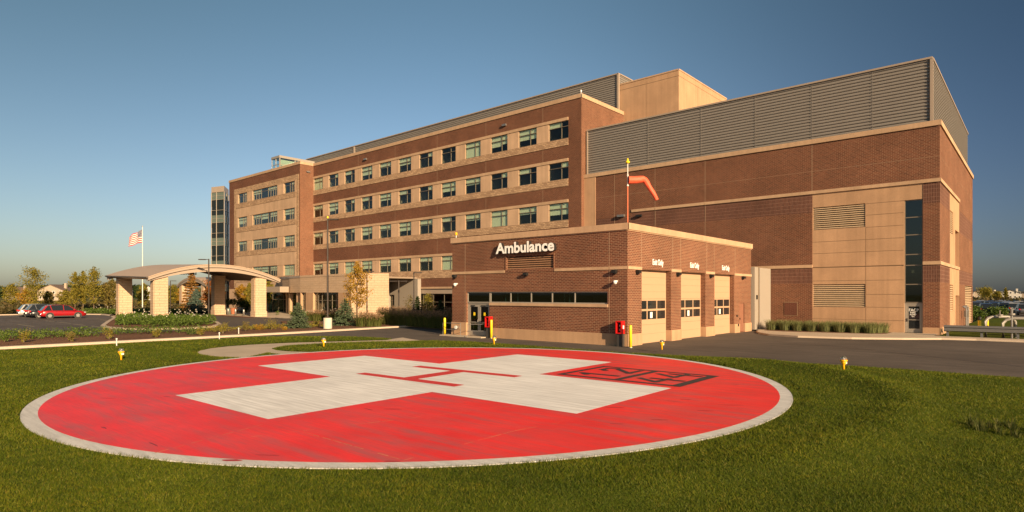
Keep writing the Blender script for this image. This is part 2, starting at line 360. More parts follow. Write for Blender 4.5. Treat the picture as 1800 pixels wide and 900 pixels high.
M['needle'] = leafmat('spruce_needles', [(.045, .07, .035), (.07, .10, .05), (.11, .14, .08)], .1)
M['needle_blue'] = leafmat('blue_spruce_needles', [(.05, .085, .06), (.075, .12, .09), (.11, .16, .13)], .1)
M['plume'] = leafmat('pinkish_grass_plumes', [(.26, .16, .09), (.34, .22, .13), (.20, .12, .07)], .3)
M['ornblade'] = leafmat('ornamental_grass_blades', [(.07, .10, .02), (.11, .13, .03), (.17, .15, .05)], .3)
M['greyblade'] = leafmat('grey_green_grass_blades', [(.12, .14, .05), (.17, .19, .07), (.22, .22, .10)], .3)
M['meadow'] = leafmat('dry_meadow', [(.060, .055, .018), (.085, .07, .025), (.12, .085, .035), (.05, .06, .016)])
M['flower'] = leafmat('pale_flower_heads', [(.55, .50, .40), (.65, .60, .50)], .2)
M['bark'] = plain('grey_brown_bark', (.16, .115, .08), .95, 0, .3, 12)

# ------------------------------------------------------------ ground and roads
m = MB(); m.add([(-5000, -5000, -.35), (5000, -5000, -.35), (5000, 5000, -.35), (-5000, 5000, -.35)], [(0, 1, 2, 3)])
struct(m.build('ground', M['field']))
asph = MB(); asph.prism([(-112.5, -60), (60, -60), (60, 49.6), (-3, 49.6), (-5, 54), (-37, 54), (-60, 54), (-60, 47), (-112.5, 47)], -.3, 0)
struct(asph.build('asphalt_road', M['asphalt']))
LAWN = [(-41.9, -40), (-41.9, 6.0)] + [G(*p) for p in ((60, 614), (120, 610), (200, 605), (290, 600.5), (383, 596.5), (450, 593.3), (520, 592), (600, 592), (650, 593.4), (683, 595.5), (700, 598), (714, 600.5), (740, 599.6), (782, 599.5), (840, 602), (906, 606.5), (990, 612.5), (1066, 619), (1180, 625.3), (1284, 631), (1400, 638.5), (1600, 651), (1800, 666))] + [(20, 28.4), (34, 27), (34, -40)]
sheet('lawn', LAWN, .03, M['turf'])
PC = (-16.58, 14.83); PR = 11.76
WALK = [G(*p) for p in ((470, 621), (430, 630), (380, 628), (352, 624), (347, 620.5), (352, 617.5), (370, 613.6), (400, 610), (440, 607), (500, 604), (560, 602), (620, 600.5), (680, 598.6), (694, 596), (708, 594.2), (722, 597), (740, 599.2), (716, 600.6), (689, 601.2), (630, 602.6), (570, 605), (520, 608.2), (487, 611), (477, 614), (487, 617), (511, 619), (564, 620.5), (600, 623), (560, 632))]
sheet('walkway', WALK, .036, M['walk'])
circ = lambda r, n=160: [(PC[0]+r*math.cos(2*math.pi*k/n), PC[1]+r*math.sin(2*math.pi*k/n)) for k in range(n)]
rim = MB(); rim.prism(circ(PR), -.05, .05); struct(rim.build('helipad_concrete', M['ring']))
sheet('helipad_red_paint', circ(PR-.34), .054, M['padred'])
def pad(pp, qq): return (PC[0]+pp*1-qq*.0216, PC[1]+pp*.0216+qq)
A_, B_ = 2.66, 7.87
sheet('helipad_white_cross', [pad(*t) for t in ((-B_,-A_),(-A_,-A_),(-A_,-B_),(A_,-B_),(A_,-A_),(B_,-A_),(B_,A_),(A_,A_),(A_,B_),(-A_,B_),(-A_,A_),(-B_,A_))], .058, M['padwhite'])
sheet('helipad_letter_h', [pad(*t) for t in ((-2.62,-1.62),(2.42,-1.50),(2.42,-1.02),(.20,-1.08),(.10,1.30),(2.5,1.42),(2.5,1.88),(-2.7,1.62),(-2.7,1.16),(-.54,1.26),(-.46,-1.12),(-2.62,-1.20))], .062, M['padred2'])
mk = MB()
def stroke(pts, w, z=.062, mb=None):
    mb = mb or mk
    for (a, b) in zip(pts[:-1], pts[1:]):
        dx, dy = b[0]-a[0], b[1]-a[1]; l = math.hypot(dx, dy); ux, uy = dx/l, dy/l; nx, ny = -uy*w/2, ux*w/2; e = w/2
        P = [pad(a[0]-ux*e+nx, a[1]-uy*e+ny), pad(b[0]+ux*e+nx, b[1]+uy*e+ny), pad(b[0]+ux*e-nx, b[1]+uy*e-ny), pad(a[0]-ux*e-nx, a[1]-uy*e-ny)]
        mb.add([(x, y, z) for x, y in P], [(0, 1, 2, 3)]); z += .0008
def outline(x0, x1, y0, y1, w):
    for P in (((x0,y0),(x1,y0),(x1,y0+w),(x0,y0+w)), ((x0,y1-w),(x1,y1-w),(x1,y1),(x0,y1)), ((x0,y0+w),(x0+w,y0+w),(x0+w,y1-w),(x0,y1-w)), ((x1-w*1.6,y0+w),(x1,y0+w),(x1,y1-w),(x1-w*1.6,y1-w))):
        mk.add([pad(*t)+(.062,) for t in P], [(0, 1, 2, 3)])
outline(3.15, 7.98, 3.06, 6.38, .22)
mk.add([pad(*t)+(.062,) for t in ((5.45, 3.28), (5.72, 3.28), (5.72, 6.16), (5.45, 6.16))], [(0, 1, 2, 3)])
stroke([(4.0, 3.76), (3.68, 4.02), (5.12, 4.06)], .23)                                  # 1
stroke([(3.95, 5.18), (3.72, 5.36), (3.72, 5.78), (4.05, 5.93), (5.08, 5.0), (5.08, 5.92)], .23)   # 2
for o_ in (0, 1.46): stroke([(6.02, 4.10+o_), (6.86, 3.60+o_), (6.90, 4.56+o_)], .23); stroke([(6.38, 4.34+o_), (7.48, 4.34+o_)], .21, .0665)   # 4 4
struct(mk.build('helipad_number_marking', M['padblack']))
jt = MB()
def jline(a, b, w=.022):
    n = max(2, int(math.hypot(b[0]-a[0], b[1]-a[1])/.35))
    for i in range(n):
        if random.random() < .22: continue
        t0, t1 = i/n, (i+random.uniform(.6, 1.0))/n; P0 = (a[0]+(b[0]-a[0])*t0, a[1]+(b[1]-a[1])*t0); P1 = (a[0]+(b[0]-a[0])*t1, a[1]+(b[1]-a[1])*t1)
        dx, dy = b[0]-a[0], b[1]-a[1]; l = math.hypot(dx, dy); ww = w*random.uniform(.4, 1.2); nx, ny = -dy/l*ww/2, dx/l*ww/2
        jt.add([(P0[0]+nx, P0[1]+ny, .0568), (P1[0]+nx, P1[1]+ny, .0568), (P1[0]-nx, P1[1]-ny, .0568), (P0[0]-nx, P0[1]-ny, .0568)], [(0, 1, 2, 3)])
def gl(u, v): return G(u, v, .057)
for a, b in (((440,768),(957,707)), ((518,755),(709,809)), ((709,809),(905,757)), ((272,796),(465,745)), ((905,757),(1010,738)), ((247,683),(280,690)), ((96,780),(260,755)), ((640,695),(757,690))):
    jline(gl(*a), gl(*b))
struct(jt.build('helipad_saw_joints', M['padjoint']))
sc_ = MB()
for (u, v, w, h) in ((408, 809, 38, 5), (690, 719, 34, 2.6), (470, 800, 46, 2.4), (293, 697, 14, 2), (1080, 716, 36, 2.4), (1160, 738, 30, 3), (1285, 712, 46, 2), (1240, 722, 30, 2), (1205, 702, 20, 1.8), (690, 811, 30, 4), (1085, 745, 26, 1.6), (190, 700, 30, 1.6)):
    x, y = G(u, v, .055); Z = 1068*3/(v-HY); ln = w/1068*Z*.5; wd = h/1068*Z*1.3
    th = PHI+R(-6); P = [(x+math.cos(th)*ln*math.cos(t)-math.sin(th)*wd*math.sin(t)*random.uniform(.6, 1), y+math.sin(th)*ln*math.cos(t)+math.cos(th)*wd*math.sin(t)*random.uniform(.6, 1), .0560) for t in [k*2*math.pi/14 for k in range(14)]]
    sc_.add(P, [tuple(range(14))])
struct(sc_.build('helipad_tyre_scuffs', M['padscuff']))
# kerbs
def kerb(name, pts, w=.45, h=.13, closed=False):
    mb = MB(); n = len(pts)
    nrm = []
    for i in range(n):
        a = pts[(i-1) % n] if closed or i > 0 else pts[i]; b = pts[(i+1) % n] if closed or i < n-1 else pts[i]
        dx, dy = b[0]-a[0], b[1]-a[1]; l = math.hypot(dx, dy); nrm.append((-dy/l, dx/l))
    for i in range(n if closed else n-1):
        j = (i+1) % n; a, b = pts[i], pts[j]; na, nb = nrm[i], nrm[j]; e = .03
        q = lambda p, m_, o, z: (p[0]+m_[0]*o, p[1]+m_[1]*o, z)
        mb.add([q(a,na,0,-.05), q(b,nb,0,-.05), q(b,nb,e,h), q(a,na,e,h), q(b,nb,w,h), q(a,na,w,h), q(b,nb,w,-.05), q(a,na,w,-.05)], [(0,1,2,3),(3,2,4,5),(5,4,6,7)])
    return struct(mb.build(name, M['kerb']))
kerb('kerb', [(-42.75, -40), (-42.8, 12), (-43.0, 24), (-43.5, 30.5), (-43.75, 33)], .62)
kerb('kerb', [(-43.75, 33.002), (-43.9, 37), (-43.6, 41), (-42.8, 45), (-41, 49)], .5)
sheet('planting_bed', [(-43.3, -40), (-43.4, 12), (-43.5, 24), (-44.0, 30.5), (-44.4, 37), (-44.1, 41), (-43, 49), (-60, 50), (-66, 44), (-62, 33), (-57.5, 31.0), (-53, 27.5), (-51, 22.5), (-52, 18), (-54, 12), (-54, -40)], .09, M['mulch'])
isl = [G(*p) for p in ((185, 577), (215, 579.5), (262, 580), (310, 579.3), (352, 577.2), (380, 575), (390, 571.5), (384, 567.3), (366, 564.5), (330, 562.8))] + [(-79, 29.3), (-88, 29.3), (-93.6, 29), (-94.2, 26), (-86, 24), (-76, 20.6), (-66, 17.4)]
kerb('island_kerb', isl, .4, .13, True)
sheet('island_bed', isl, .10, M['mulch'])
kerb('kerb', [(-112.3, -60), (-112.3, 20), (-110, 24.5), (-104, 27.5), (-98, 27)], .5)
sheet('verge', [(-112.8, -60), (-112.8, 20), (-110, 25), (-104, 28), (-97, 27.6), (-97, 50), (-155, 50), (-155, -60)], .0, M['field'])
sheet('entrance_paving', [(-76.5, 37.5), (-70, 38), (-64, 42), (-60, 47), (-63, 52), (-100, 52), (-100, 45), (-93, 43.5), (-89, 38.2)], .05, M['walk'])
sheet('paver_strip', [(-77.2, 36.6), (-76.5, 37.45), (-88.6, 38.15), (-92.6, 43.0), (-94.5, 42.6), (-89.6, 37.2)], .03, M['pavers'])
RK = [(-17.2, 49.3), (-16.3, 47.3), (-15.0, 45.6), (-12.8, 44.9), (-9.6, 45.6), (-6.9, 47.3), (-5.0, 49.0), (-3.2, 49.5), (-.8, 49.6), (14, 49.6), (40, 49.6)]
kerb('kerb', RK, .42, .12)
sheet('sidewalk', [(x+.15, y+.3) for x, y in RK[:-2]]+[(14, 49.9), (14, 51.2), (-5.7, 51.4), (-5.7, 54.1), (-17.4, 54.1), (-17.6, 50.6)], .11, M['walk'])
sheet('grass_bed', [(-16.9, 50.2), (-15.2, 49.6), (-9.4, 50.9), (-8.6, 51.6), (-8.6, 53.9), (-16.9, 53.9)], .118, M['mulch'])
sheet('verge', [(-5.6, 51.4), (40, 51.4), (40, 100), (-5.6, 100)], .02, M['turf'])
sheet('car_park', [(-14, 104), (60, 104), (60, 175), (-40, 175)], -.02, M['asphalt'])
seam = MB()
sp = [G(*p) for p in ((1330, 601), (1400, 603.5), (1500, 612), (1600, 623), (1700, 634), (1800, 645), (1900, 656))]
for a, b in zip(sp[:-1], sp[1:]):
    d = (b[0]-a[0], b[1]-a[1]); l = math.hypot(*d); n = (-d[1]/l*.035, d[0]/l*.035); seam.add([(a[0]+n[0],a[1]+n[1],.004),(b[0]+n[0],b[1]+n[1],.004),(b[0]-n[0],b[1]-n[1],.004),(a[0]-n[0],a[1]-n[1],.004)], [(0,1,2,3)])
struct(seam.build('asphalt_seam', M['black']))
pl = MB()
for (a, b) in (((100, 566), (125, 568.5)), ((128, 569.5), (150, 572)), ((80, 564), (96, 565.5)), ((30, 570), (60, 574)), ((160, 573), (195, 577)), ((200, 562), (150, 559.5)), ((230, 568), (176, 562)), ((188, 556.5), (232, 559.5))):
    A, B = G(*a), G(*b); d = (B[0]-A[0], B[1]-A[1]); l = math.hypot(*d); n = (-d[1]/l*.07, d[0]/l*.07)
    pl.add([(A[0]+n[0],A[1]+n[1],.004),(B[0]+n[0],B[1]+n[1],.004),(B[0]-n[0],B[1]-n[1],.004),(A[0]-n[0],A[1]-n[1],.004)], [(0,1,2,3)])
struct(pl.build('parking_lines', M['lineworn']))

# ------------------------------------------------------------ wall builder
def wall(P0, D, regions, holes, parts, reveal=.2, reveal_part=None):
    """regions: (a0,a1,z0,z1,depth,part), later ones on top; holes: (a0,a1,z0,z1); parts: dict name -> MB"""
    A = sorted({r[0] for r in regions}|{r[1] for r in regions}|{h[0] for h in holes}|{h[1] for h in holes})
    Zs = sorted({r[2] for r in regions}|{r[3] for r in regions}|{h[2] for h in holes}|{h[3] for h in holes})
    Nn = (D[1], -D[0]); P = lambda a, z, d: (P0[0]+D[0]*a+Nn[0]*d, P0[1]+D[1]*a+Nn[1]*d, z)
    na, nz = len(A)-1, len(Zs)-1; cell = {}
    for i in range(na):
        for j in range(nz):
            ca, cz = (A[i]+A[i+1])/2, (Zs[j]+Zs[j+1])/2; c = None; ri = 0
            for q_, r in enumerate(regions):
                if r[0] < ca < r[1] and r[2] < cz < r[3]: c = (r[4], r[5]); ri = q_
            if c is None: continue
            if c[1] and c[1] != 'wall': c = (c[0], c[1]+'#'+str(ri)+str(P0))
            if any(h[0] < ca < h[1] and h[2] < cz < h[3] for h in holes): c = (-reveal, None)
            cell[i, j] = c
            if c[1]: parts.setdefault(c[1], MB()).add([P(A[i],Zs[j],c[0]),P(A[i+1],Zs[j],c[0]),P(A[i+1],Zs[j+1],c[0]),P(A[i],Zs[j+1],c[0])], [(0,1,2,3)])
    def side(c1, c2, q0, q1):
        if c1 is None or c2 is None or abs(c1[0]-c2[0]) < 1e-5: return
        hi, lo = (c1, c2) if c1[0] > c2[0] else (c2, c1)
        if hi[1] is None: return
        parts.setdefault(hi[1], MB()).add([P(*q0, hi[0]),P(*q1, hi[0]),P(*q1, lo[0]),P(*q0, lo[0])], [(0,1,2,3)])
    for i in range(na+1):
        for j in range(nz):
            side(cell.get((i-1, j), (0, None) if 0 else None), cell.get((i, j)), (A[i], Zs[j]), (A[i], Zs[j+1]))
    for i in range(na):
        for j in range(nz+1):
            side(cell.get((i, j-1)), cell.get((i, j)), (A[i], Zs[j]), (A[i+1], Zs[j]))
def slats(mb, P0, D, a0, a1, z0, z1, n, n_in, n_out, m=0):
    """stack of sloping blades; each a closed wedge"""
    Nn = (D[1], -D[0]); P = lambda a, d, z: (P0[0]+D[0]*a+Nn[0]*d, P0[1]+D[1]*a+Nn[1]*d, z)
    h = (z1-z0)/n
    for i in range(n):
        z = z0+i*h; pr = [(n_in, z+h*.95), (n_out, z+h*.46), (n_out, z+h*.06), (n_in, z+h*.60)]
        vs = [P(a, d, zz) for a in (a0, a1) for d, zz in pr]
        mb.add(vs, [(0,1,5,4),(1,2,6,5),(2,3,7,6),(3,0,4,7),(0,3,2,1),(4,5,6,7)], m)
def corrugated(mb, P0, D, a0, a1, z0, z1, n, dep=.09):
    Nn = (D[1], -D[0]); P = lambda a, d, z: (P0[0]+D[0]*a+Nn[0]*d, P0[1]+D[1]*a+Nn[1]*d, z)
    h = (z1-z0)/n; pr = []
    for i in range(n):
        z = z0+i*h; pr += [(0, z), (0, z+h*.30), (dep, z+h*.42), (dep, z+h*.80)]
    pr.append((0, z1)); vs = [P(a, d, z) for a in (a0, a1) for d, z in pr]; k = len(pr)
    mb.add(vs, [(i, k+i, k+i+1, i+1) for i in range(k-1)])
M['precast_pale'] = precast('pale_buff_precast', (.51, .345, .225))
BM = {'wall': 'brick_far', 'precast_pier': 'precast_pale', 'stone_band': 'split', 'precast_panel': 'precast', 'trim': 'trim', 'cornice': 'trim', 'base_course': 'precast', 'soldier_course': 'brick_soldier', 'groove': 'groove', 'control_joint': 'joint', 'metal_fascia': 'fascia', 'stone_wall': 'ashlar', 'grey_wall': 'grey_panel', 'spandrel': 'bluetower', 'corner_column': 'trim'}
def build_parts(parts, parent, over={}):
    for k, mb in parts.items(): k = k.split('#')[0]; mb.build(k, M[over.get(k, BM[k])], parent, world=True)
def window(P0, D, a0, a1, z0, z1, vs, hs, parent, dn=-.16, ft=.055, blind=None, gmat='glass', fmat='frame', name='window', fin=None):
    """frame with vertical bars at vs and horizontal bars at hs (fractions), pane and blind as children; built about its own centre"""
    cx, cz = (a0+a1)/2, (z0+z1)/2; Nn = (D[1], -D[0])
    o_ = Vector((P0[0]+D[0]*cx+Nn[0]*dn, P0[1]+D[1]*cx+Nn[1]*dn, cz))
    W2, H2 = (a1-a0)/2, (z1-z0)/2; f = MB(); F0 = (0, 0)
    b = lambda x0, x1, y0, y1, n0=-.05, n1=.05: f.obox(F0, D, x0, x1, n0, n1, y0, y1)
    b(-W2, W2, H2-ft, H2); b(-W2, W2, -H2, -H2+ft); b(-W2, -W2+ft, -H2+ft, H2-ft); b(W2-ft, W2, -H2+ft, H2-ft)
    for v in vs: x = -W2+2*W2*v; b(x-ft/2, x+ft/2, -H2+ft, H2-ft, -.04, .04)
    for h in hs:
        z = -H2+2*H2*h; b(-W2+ft, W2-ft, z-ft/2, z+ft/2, -.035, .047 if not fin else fin)
    fo = f.build(name, M[fmat]); fo.parent = parent; fo.location = o_-origin(parent)
    g_ = MB(); g_.obox(F0, D, -W2+ft*.5, W2-ft*.5, -.006, .006, -H2+ft*.5, H2-ft*.5); g_.build('pane', M[gmat], fo)
    if blind:
        bb = MB()
        for (x0, x1, y0, y1) in blind: bb.obox(F0, D, -W2+ft*.6+x0*(2*W2-ft*1.2), -W2+ft*.6+x1*(2*W2-ft*1.2), -.06, -.052, -H2+2*H2*y0, -H2+2*H2*y1-.01)
        bb.build('blind', M['blind'], fo)
    return fo

# ------------------------------------------------------------ main hospital building
YM, XM = 53.6, -36.95; YWG, XW = 51.2, -89.9; HM = 24.4
hosp = thing('hospital_building', 'five storey brick hospital with buff window bands and a grey rooftop screen', 'hospital', (-63, YM, 0))
ROWS = [(6.15, 7.98), (11.08, 13.0), (15.55, 17.45), (19.97, 21.9)]
step = 4.402; wins = [(-89.72+k*step, -89.72+k*step+2.66) for k in range(12)]
parts = {}
reg = [(XW, XM, 4.0, HM-.42, 0, 'wall'), (XW, XM, HM-.42, HM, .08, 'cornice'), (XW, XM, 3.75, 4.0, .06, 'trim'), (XW, XM, 3.1, 3.75, -.1, 'metal_fascia')]
for s, h in ROWS:
    reg += [(XW, -38.66, s-(.78 if s > 7 else 1.0), s, .05, 'stone_band'), (XW, -38.66, h, h+.32, .09, 'trim')]
    reg += [((XW if k == 0 else wins[k-1][1]-.02), wins[k][0]+.02, s, h, .03, 'precast_pier') for k in range(12)]
for k in (2, 4, 6, 8, 10):
    a = wins[k][1]+.87
    for z0, z1 in ((8.3, 10.3), (13.32, 14.77), (17.77, 19.19), (22.22, HM-.42)): reg.append((a-.02, a+.02, z0, z1, .004, 'control_joint'))
holes = [(a0, a1, s, h) for a0, a1 in wins for s, h in ROWS]
wall((0, YM), (1, 0), reg, holes, parts, .2)
# right flank and left wing
wall((XM, 0), (0, 1), [(YM, 76, 0, HM-.42, 0, 'wall'), (YM, 76, HM-.42, HM, .08, 'cornice')], [], parts)
wall((XW, 0), (0, 1), [(YWG, YM, 4, HM-.42, 0, 'wall'), (YWG, YM, HM-.42, HM, .08, 'cornice'), (YWG, YM, 0, 4, 0, 'precast_panel')], [], parts)
WR = [(6.1, 7.87), (10.85, 12.66), (15.27, 17.09), (19.7, 21.45)]
wa, wb, wc = (-111.57, -108.0), (-105.9, -97.09), (-94.93, -91.43)
reg = [(-115.3, XW, 4, HM-.42, 0, 'wall'), (-115.38, XW+.08, HM-.42, HM, .08, 'cornice'), (-115.3, XW, 0, 4, 0, 'precast_panel'),
       (-113.2, -91.1+.9, 4.2, 22.45, .04, 'stone_band'), (-112.25, -91.05, 4.2, 21.5, .06, 'precast_panel')]
for s, h in WR: reg += [(-112.25, -91.05, s-.06, s, .10, 'trim'), (-112.25, -91.05, s-.92, s-.86, .03, 'groove'), (-112.25, -91.05, h+.02, h+.08, .09, 'trim'), (-112.25, -91.05, s-.86, s-.06, .08, 'stone_band')]
for a in (-107.0, -96.0): reg.append((a-.02, a+.02, 4.3, 19, .056, 'groove'))
hw = [(a0, a1, s, h) for a0, a1 in (wa, wb, wc) for s, h in WR]
wall((0, YWG), (1, 0), reg, hw, parts, .3)
wall((-115.3, YM+24), (0, -1), [(0, 26.4, 0, HM, 0, 'wall')], [], parts)
build_parts(parts, hosp, {'precast_panel': 'precast_pale'})
rf = MB(); rf.box((-115.1, YWG+.2, HM-.5), (XW-.2, 77.5, HM-.3)); rf.box((XW-.2, YM+.2, HM-.52), (XM-.2, 76, HM-.32)); rf.build('roof', M['roofing'], hosp, True)
it = MB()
for z in (3.9, 9.6, 14.3, 18.7): it.box((-115, YM+.6, z), (XM-.3, 75, z+.3)); it.box((-115, YWG+.6, z+.001), (XW-.3, YM+.59, z+.29))
it.box((-115, YM+7, 0), (XM-.3, YM+7.2, 23.5))
for x in [wins[k][1]+.87 for k in range(0, 12)]: it.box((x-.08, YM+.5, 4.2), (x+.08, YM+6.9, 23.6))
it.box((-115, 75.2, 0), (XM-.4, 75.4, 23.5))
it.build('interior_partition', M['interior'], hosp, True)
BL = [[(.0, .62, .0, .0)], ]
def blinds(i):
    r = random.Random(i*7+3); x = r.random()
    if x < .08: return [(0, 1, .02, .98)]
    if x < .22: return [(0, .60, .70, .98)]
    if x < .38: return [(.66, 1, .72, .98)]
    if x < .46: return None
    a = r.uniform(.30, .66)
    return [(0, .60, a, .98), (.66, 1, a+r.choice((0, 0, .1)), .98)]
i = 0
for (a0, a1) in wins:
    for s, h in ROWS:
        i += 1
        window((0, YM), (1, 0), a0, a1, s, h, (.64,), (.68,), hosp, blind=blinds(i), fin=.10, dn=-.09)
for s, h in WR:
    i += 3
    window((0, YWG), (1, 0), *wa, s, h, (.52, .70, .86), (.72,), hosp, blind=blinds(i), dn=-.10)
    window((0, YWG), (1, 0), *wb, s, h, (.14, .24, .34, .62, .72, .82, .91), (.72,), hosp, blind=[(.02, .3, .6, .98), (.35, .62, .45, .98), (.72, 1, .55, .98)] if i % 2 else [(0, .34, .55, .98), (.62, 1, .62, .98)], dn=-.10)
    window((0, YWG), (1, 0), *wc, s, h, (.52, .70, .86), (.72,), hosp, blind=blinds(i+1), dn=-.10)
for (u, z, P0, D, a) in ((0, 23.6, (0, YM), (1, 0), -47.9), (0, 23.6, (0, YM), (1, 0), -75.5), (0, 23.5, (XW, 0), (0, 1), 52.6)):
    mc = MB(); mc.obox(P0, D, a-.30, a+.30, .002, .22, z-.70, z-.48); mc.build('wall_light', M['galv'], hosp, True)
# ground-floor storefront under the brick band
ro = MB()
window((0, YM), (1, 0), -62.9, -44, .2, 3.1, [k/9 for k in range(1, 9)], (.62,), hosp, name='shopfront', dn=-.3, gmat='glass_dark')
# roof screen, lantern, penthouse
scr = MB(); corrugated(scr, (0, 62), (1, 0), -106.5, -90.9, 24.3, 28.85, 18, .06); corrugated(scr, (0, 62), (1, 0), -90.45, -37.5, 24.3, 28.85, 18, .06)
corrugated(scr, (-37.5, 0), (0, 1), 62, 73, 24.3, 28.85, 18, .06)
scr.box((-106.5, 62.15, 24.2), (-37.7, 72.8, 28.7)); scr.build('roof_screen', M['screen'], hosp, True)
sc2 = MB(); sc2.box((-90.9, 61.86, 24.3), (-90.45, 62.2, 28.9)); sc2.box((-37.62, 61.84, 24.3), (-37.38, 62.08, 28.9)); sc2.box((-106.5, 61.84, 28.84), (-37.4, 62.3, 28.98)); sc2.box((-37.66, 62.3, 28.84), (-37.36, 73, 28.98)); sc2.build('screen_edging', M['fascia'], hosp, True)
lt = MB(); XL, YL, ZL = -103.6, 55, 28.1
lt.box((XL-2.95, YL-.06, ZL-.42), (XL+.06, YL+9.2, ZL)); lt.box((XL-.16, YL-.0, 24), (XL, YL+.16, ZL-.42)); lt.box((XL-.1, YL+3, 24), (XL, YL+3.12, ZL-.42)); lt.box((XL-2.9, YL, 24), (XL-2.8, YL+.1, ZL-.42)); lt.box((XL-1.45, YL, 24), (XL-1.37, YL+.1, ZL-.42))
lt.box((XL-2.9, YL, 26.5), (XL-.16, YL+.1, 26.58)); lt.box((XL-.1, YL+.2, 26.5), (XL, YL+9, 26.58)); lt.build('lantern_frame', M['alu'], hosp, True)
lg = MB(); lg.box((XL-2.8, YL+.04, 24), (XL-.16, YL+.06, ZL-.42)); lg.box((XL-.06, YL+.16, 24), (XL-.04, YL+9, ZL-.42)); lg.build('lantern_glass', M['lantern_glass'], hosp, True)
li = MB(); li.box((XL-1.1, YL+.5, 24), (XL-.5, YL+8.8, ZL-.6)); li.build('lantern_core', M['blind2'], hosp, True)
# canted glazed stair bay at the far left end
bay = [at(371.5, 119), at(394, 117.5), at(402, 122), at(399, 128), at(372, 128)]
bm = MB(); gm = MB(); fm_ = MB()
for (z0, z1) in ((22.9, 24.0),): bm.prism(bay, z0, z1)
bm.build('bay_cap', M['fascia'], hosp, True)
bsp = MB(); shr = [(bay[0][0]*.5+bay[i_][0]*.5 if False else x, y) for i_, (x, y) in enumerate(bay)]
cxb = sum(p[0] for p in bay)/5; cyb = sum(p[1] for p in bay)/5; ins = [(cxb+(x-cxb)*.97, cyb+(y-cyb)*.97) for x, y in bay]
for k in range(6): zb = 22.9-k*4.45; bsp.prism(ins, zb-1.45, zb) if zb > 1.5 else None
bsp.build('spandrel', M['bluetower'], hosp, True)
ins2 = [(cxb+(x-cxb)*.94, cyb+(y-cyb)*.94) for x, y in bay]
gm.prism(ins2, 0, 22.8); gm.build('bay_glass', plain('blue_green_curtain_glass', (.012, .018, .02), .08, 0, .1, spec=.25), hosp, True)
for (a, b, ts) in ((bay[0], bay[1], (0, .40, 1)), (bay[1], bay[2], (.55, .98))):
    for t in ts:
        x, y = a[0]+(b[0]-a[0])*t, a[1]+(b[1]-a[1])*t; fm_.box((x-.055, y-.055, 0), (x+.055, y+.055, 22.9))
for k in range(5):
    z = 22.9-k*4.45
    for dz in (.7, 1.45, 3.5):
        if z-dz > 0: fm_.prism([(cxb+(x-cxb)*.985, cyb+(y-cyb)*.985) for x, y in bay], z-dz-.035, z-dz+.035)
fm_.build('bay_mullion', M['alu'], hosp, True)

# penthouse: buff box behind
pent = thing('penthouse_block', 'plain buff penthouse block rising behind the long grey roof screen', 'building', (-34, 62.2, 0))
parts = {}
wall((0, 62.2), (1, 0), [(-38, -30, 10, 27.75, 0, 'precast_panel'), (-38, -30, 26.95, 27.0, -.02, 'groove'), (-34.0, -33.96, 16, 26.95, -.01, 'groove'), (-38, -30, 27.6, 27.75, .05, 'cornice')], [], parts)
wall((-30, 0), (0, 1), [(62.2, 75.6, 10, 27.75, 0, 'precast_panel'), (62.2, 75.6, 26.95, 27.0, -.02, 'groove'), (67, 67.04, 16, 26.95, -.01, 'groove'), (62.2, 75.6, 27.6, 27.75, .05, 'cornice')], [], parts)
build_parts(parts, pent)
mb = MB(); mb.box((-38, 62.3, 10), (-30.1, 75.5, 27.6)); mb.build('roof', M['roofing'], pent, True)

# ------------------------------------------------------------ imaging block on the right
XB, YB = -5.64, 54.13
blk = thing('imaging_block', 'windowless brick block with a tall grey louvred roof screen beside the garage', 'building', (-21, YB, 0))
parts = {}
reg = [(-37, XB, 0, 15.42, 0, 'wall'), (-37, XB+.1, 15.42, 15.8, .10, 'cornice'), (-35.9+.4, XB, 13.15, 13.17, -.004, 'control_joint'),
       (-37, -35.5, 0, 15.42, .05, 'precast_panel'), (-31.2, XB+.08, 11.28, 11.54, .08, 'trim'), (-31.2, -14.3, 9.75, 11.28, -.01, 'soldier_course'), (-35.5, -31.2, 9.75, 10.9, -.01, 'soldier_course'),
       (-37, -14.3, 3.9, 5.2, -.01, 'soldier_course'), (-30, -14.3, 5.2, 5.45, .06, 'trim'), (-16.54, -15.44, 1.21, 2.35, .01, 'groove'),
       (-14.3, -6.68, 0, 11.28, -.03, 'precast_panel'), (-6.68, XB, 9.75, 11.28, -.01, 'soldier_course'), (-6.68, XB+.06, 5.2, 5.45, .06, 'trim'), (-6.68, XB, 3.9, 5.2, -.01, 'soldier_course'), (-6.68, XB, 0, .55, .05, 'base_course')]
for z in (1.0, 2.0, 3.0, 4.1, 6.35, 7.3, 8.25, 9.2, 10.1): reg.append((-14.3 if z in (1.0, 4.1, 6.35, 7.3) else -10.42, -7.9, z-.018, z+.018, -.045, 'groove'))
reg += [(-14.3, -7.9, 5.16, 5.24, -.07, 'groove'), (-10.44, -10.41, .0, 8.3, -.045, 'groove')]
for a in (-14.32, -23.5, -28.6, -33.2): reg.append((a-.02, a+.02, 0 if a < -14.4 else 11.54, 15.42, .004, 'control_joint'))
hb = [(-14.25, -10.45, 8.3, 10.15), (-14.25, -10.45, 1.98, 3.82), (-7.86, -6.68, 0.02, 10.12)]
wall((0, YB), (1, 0), reg, hb, parts, .32, 'precast_panel')
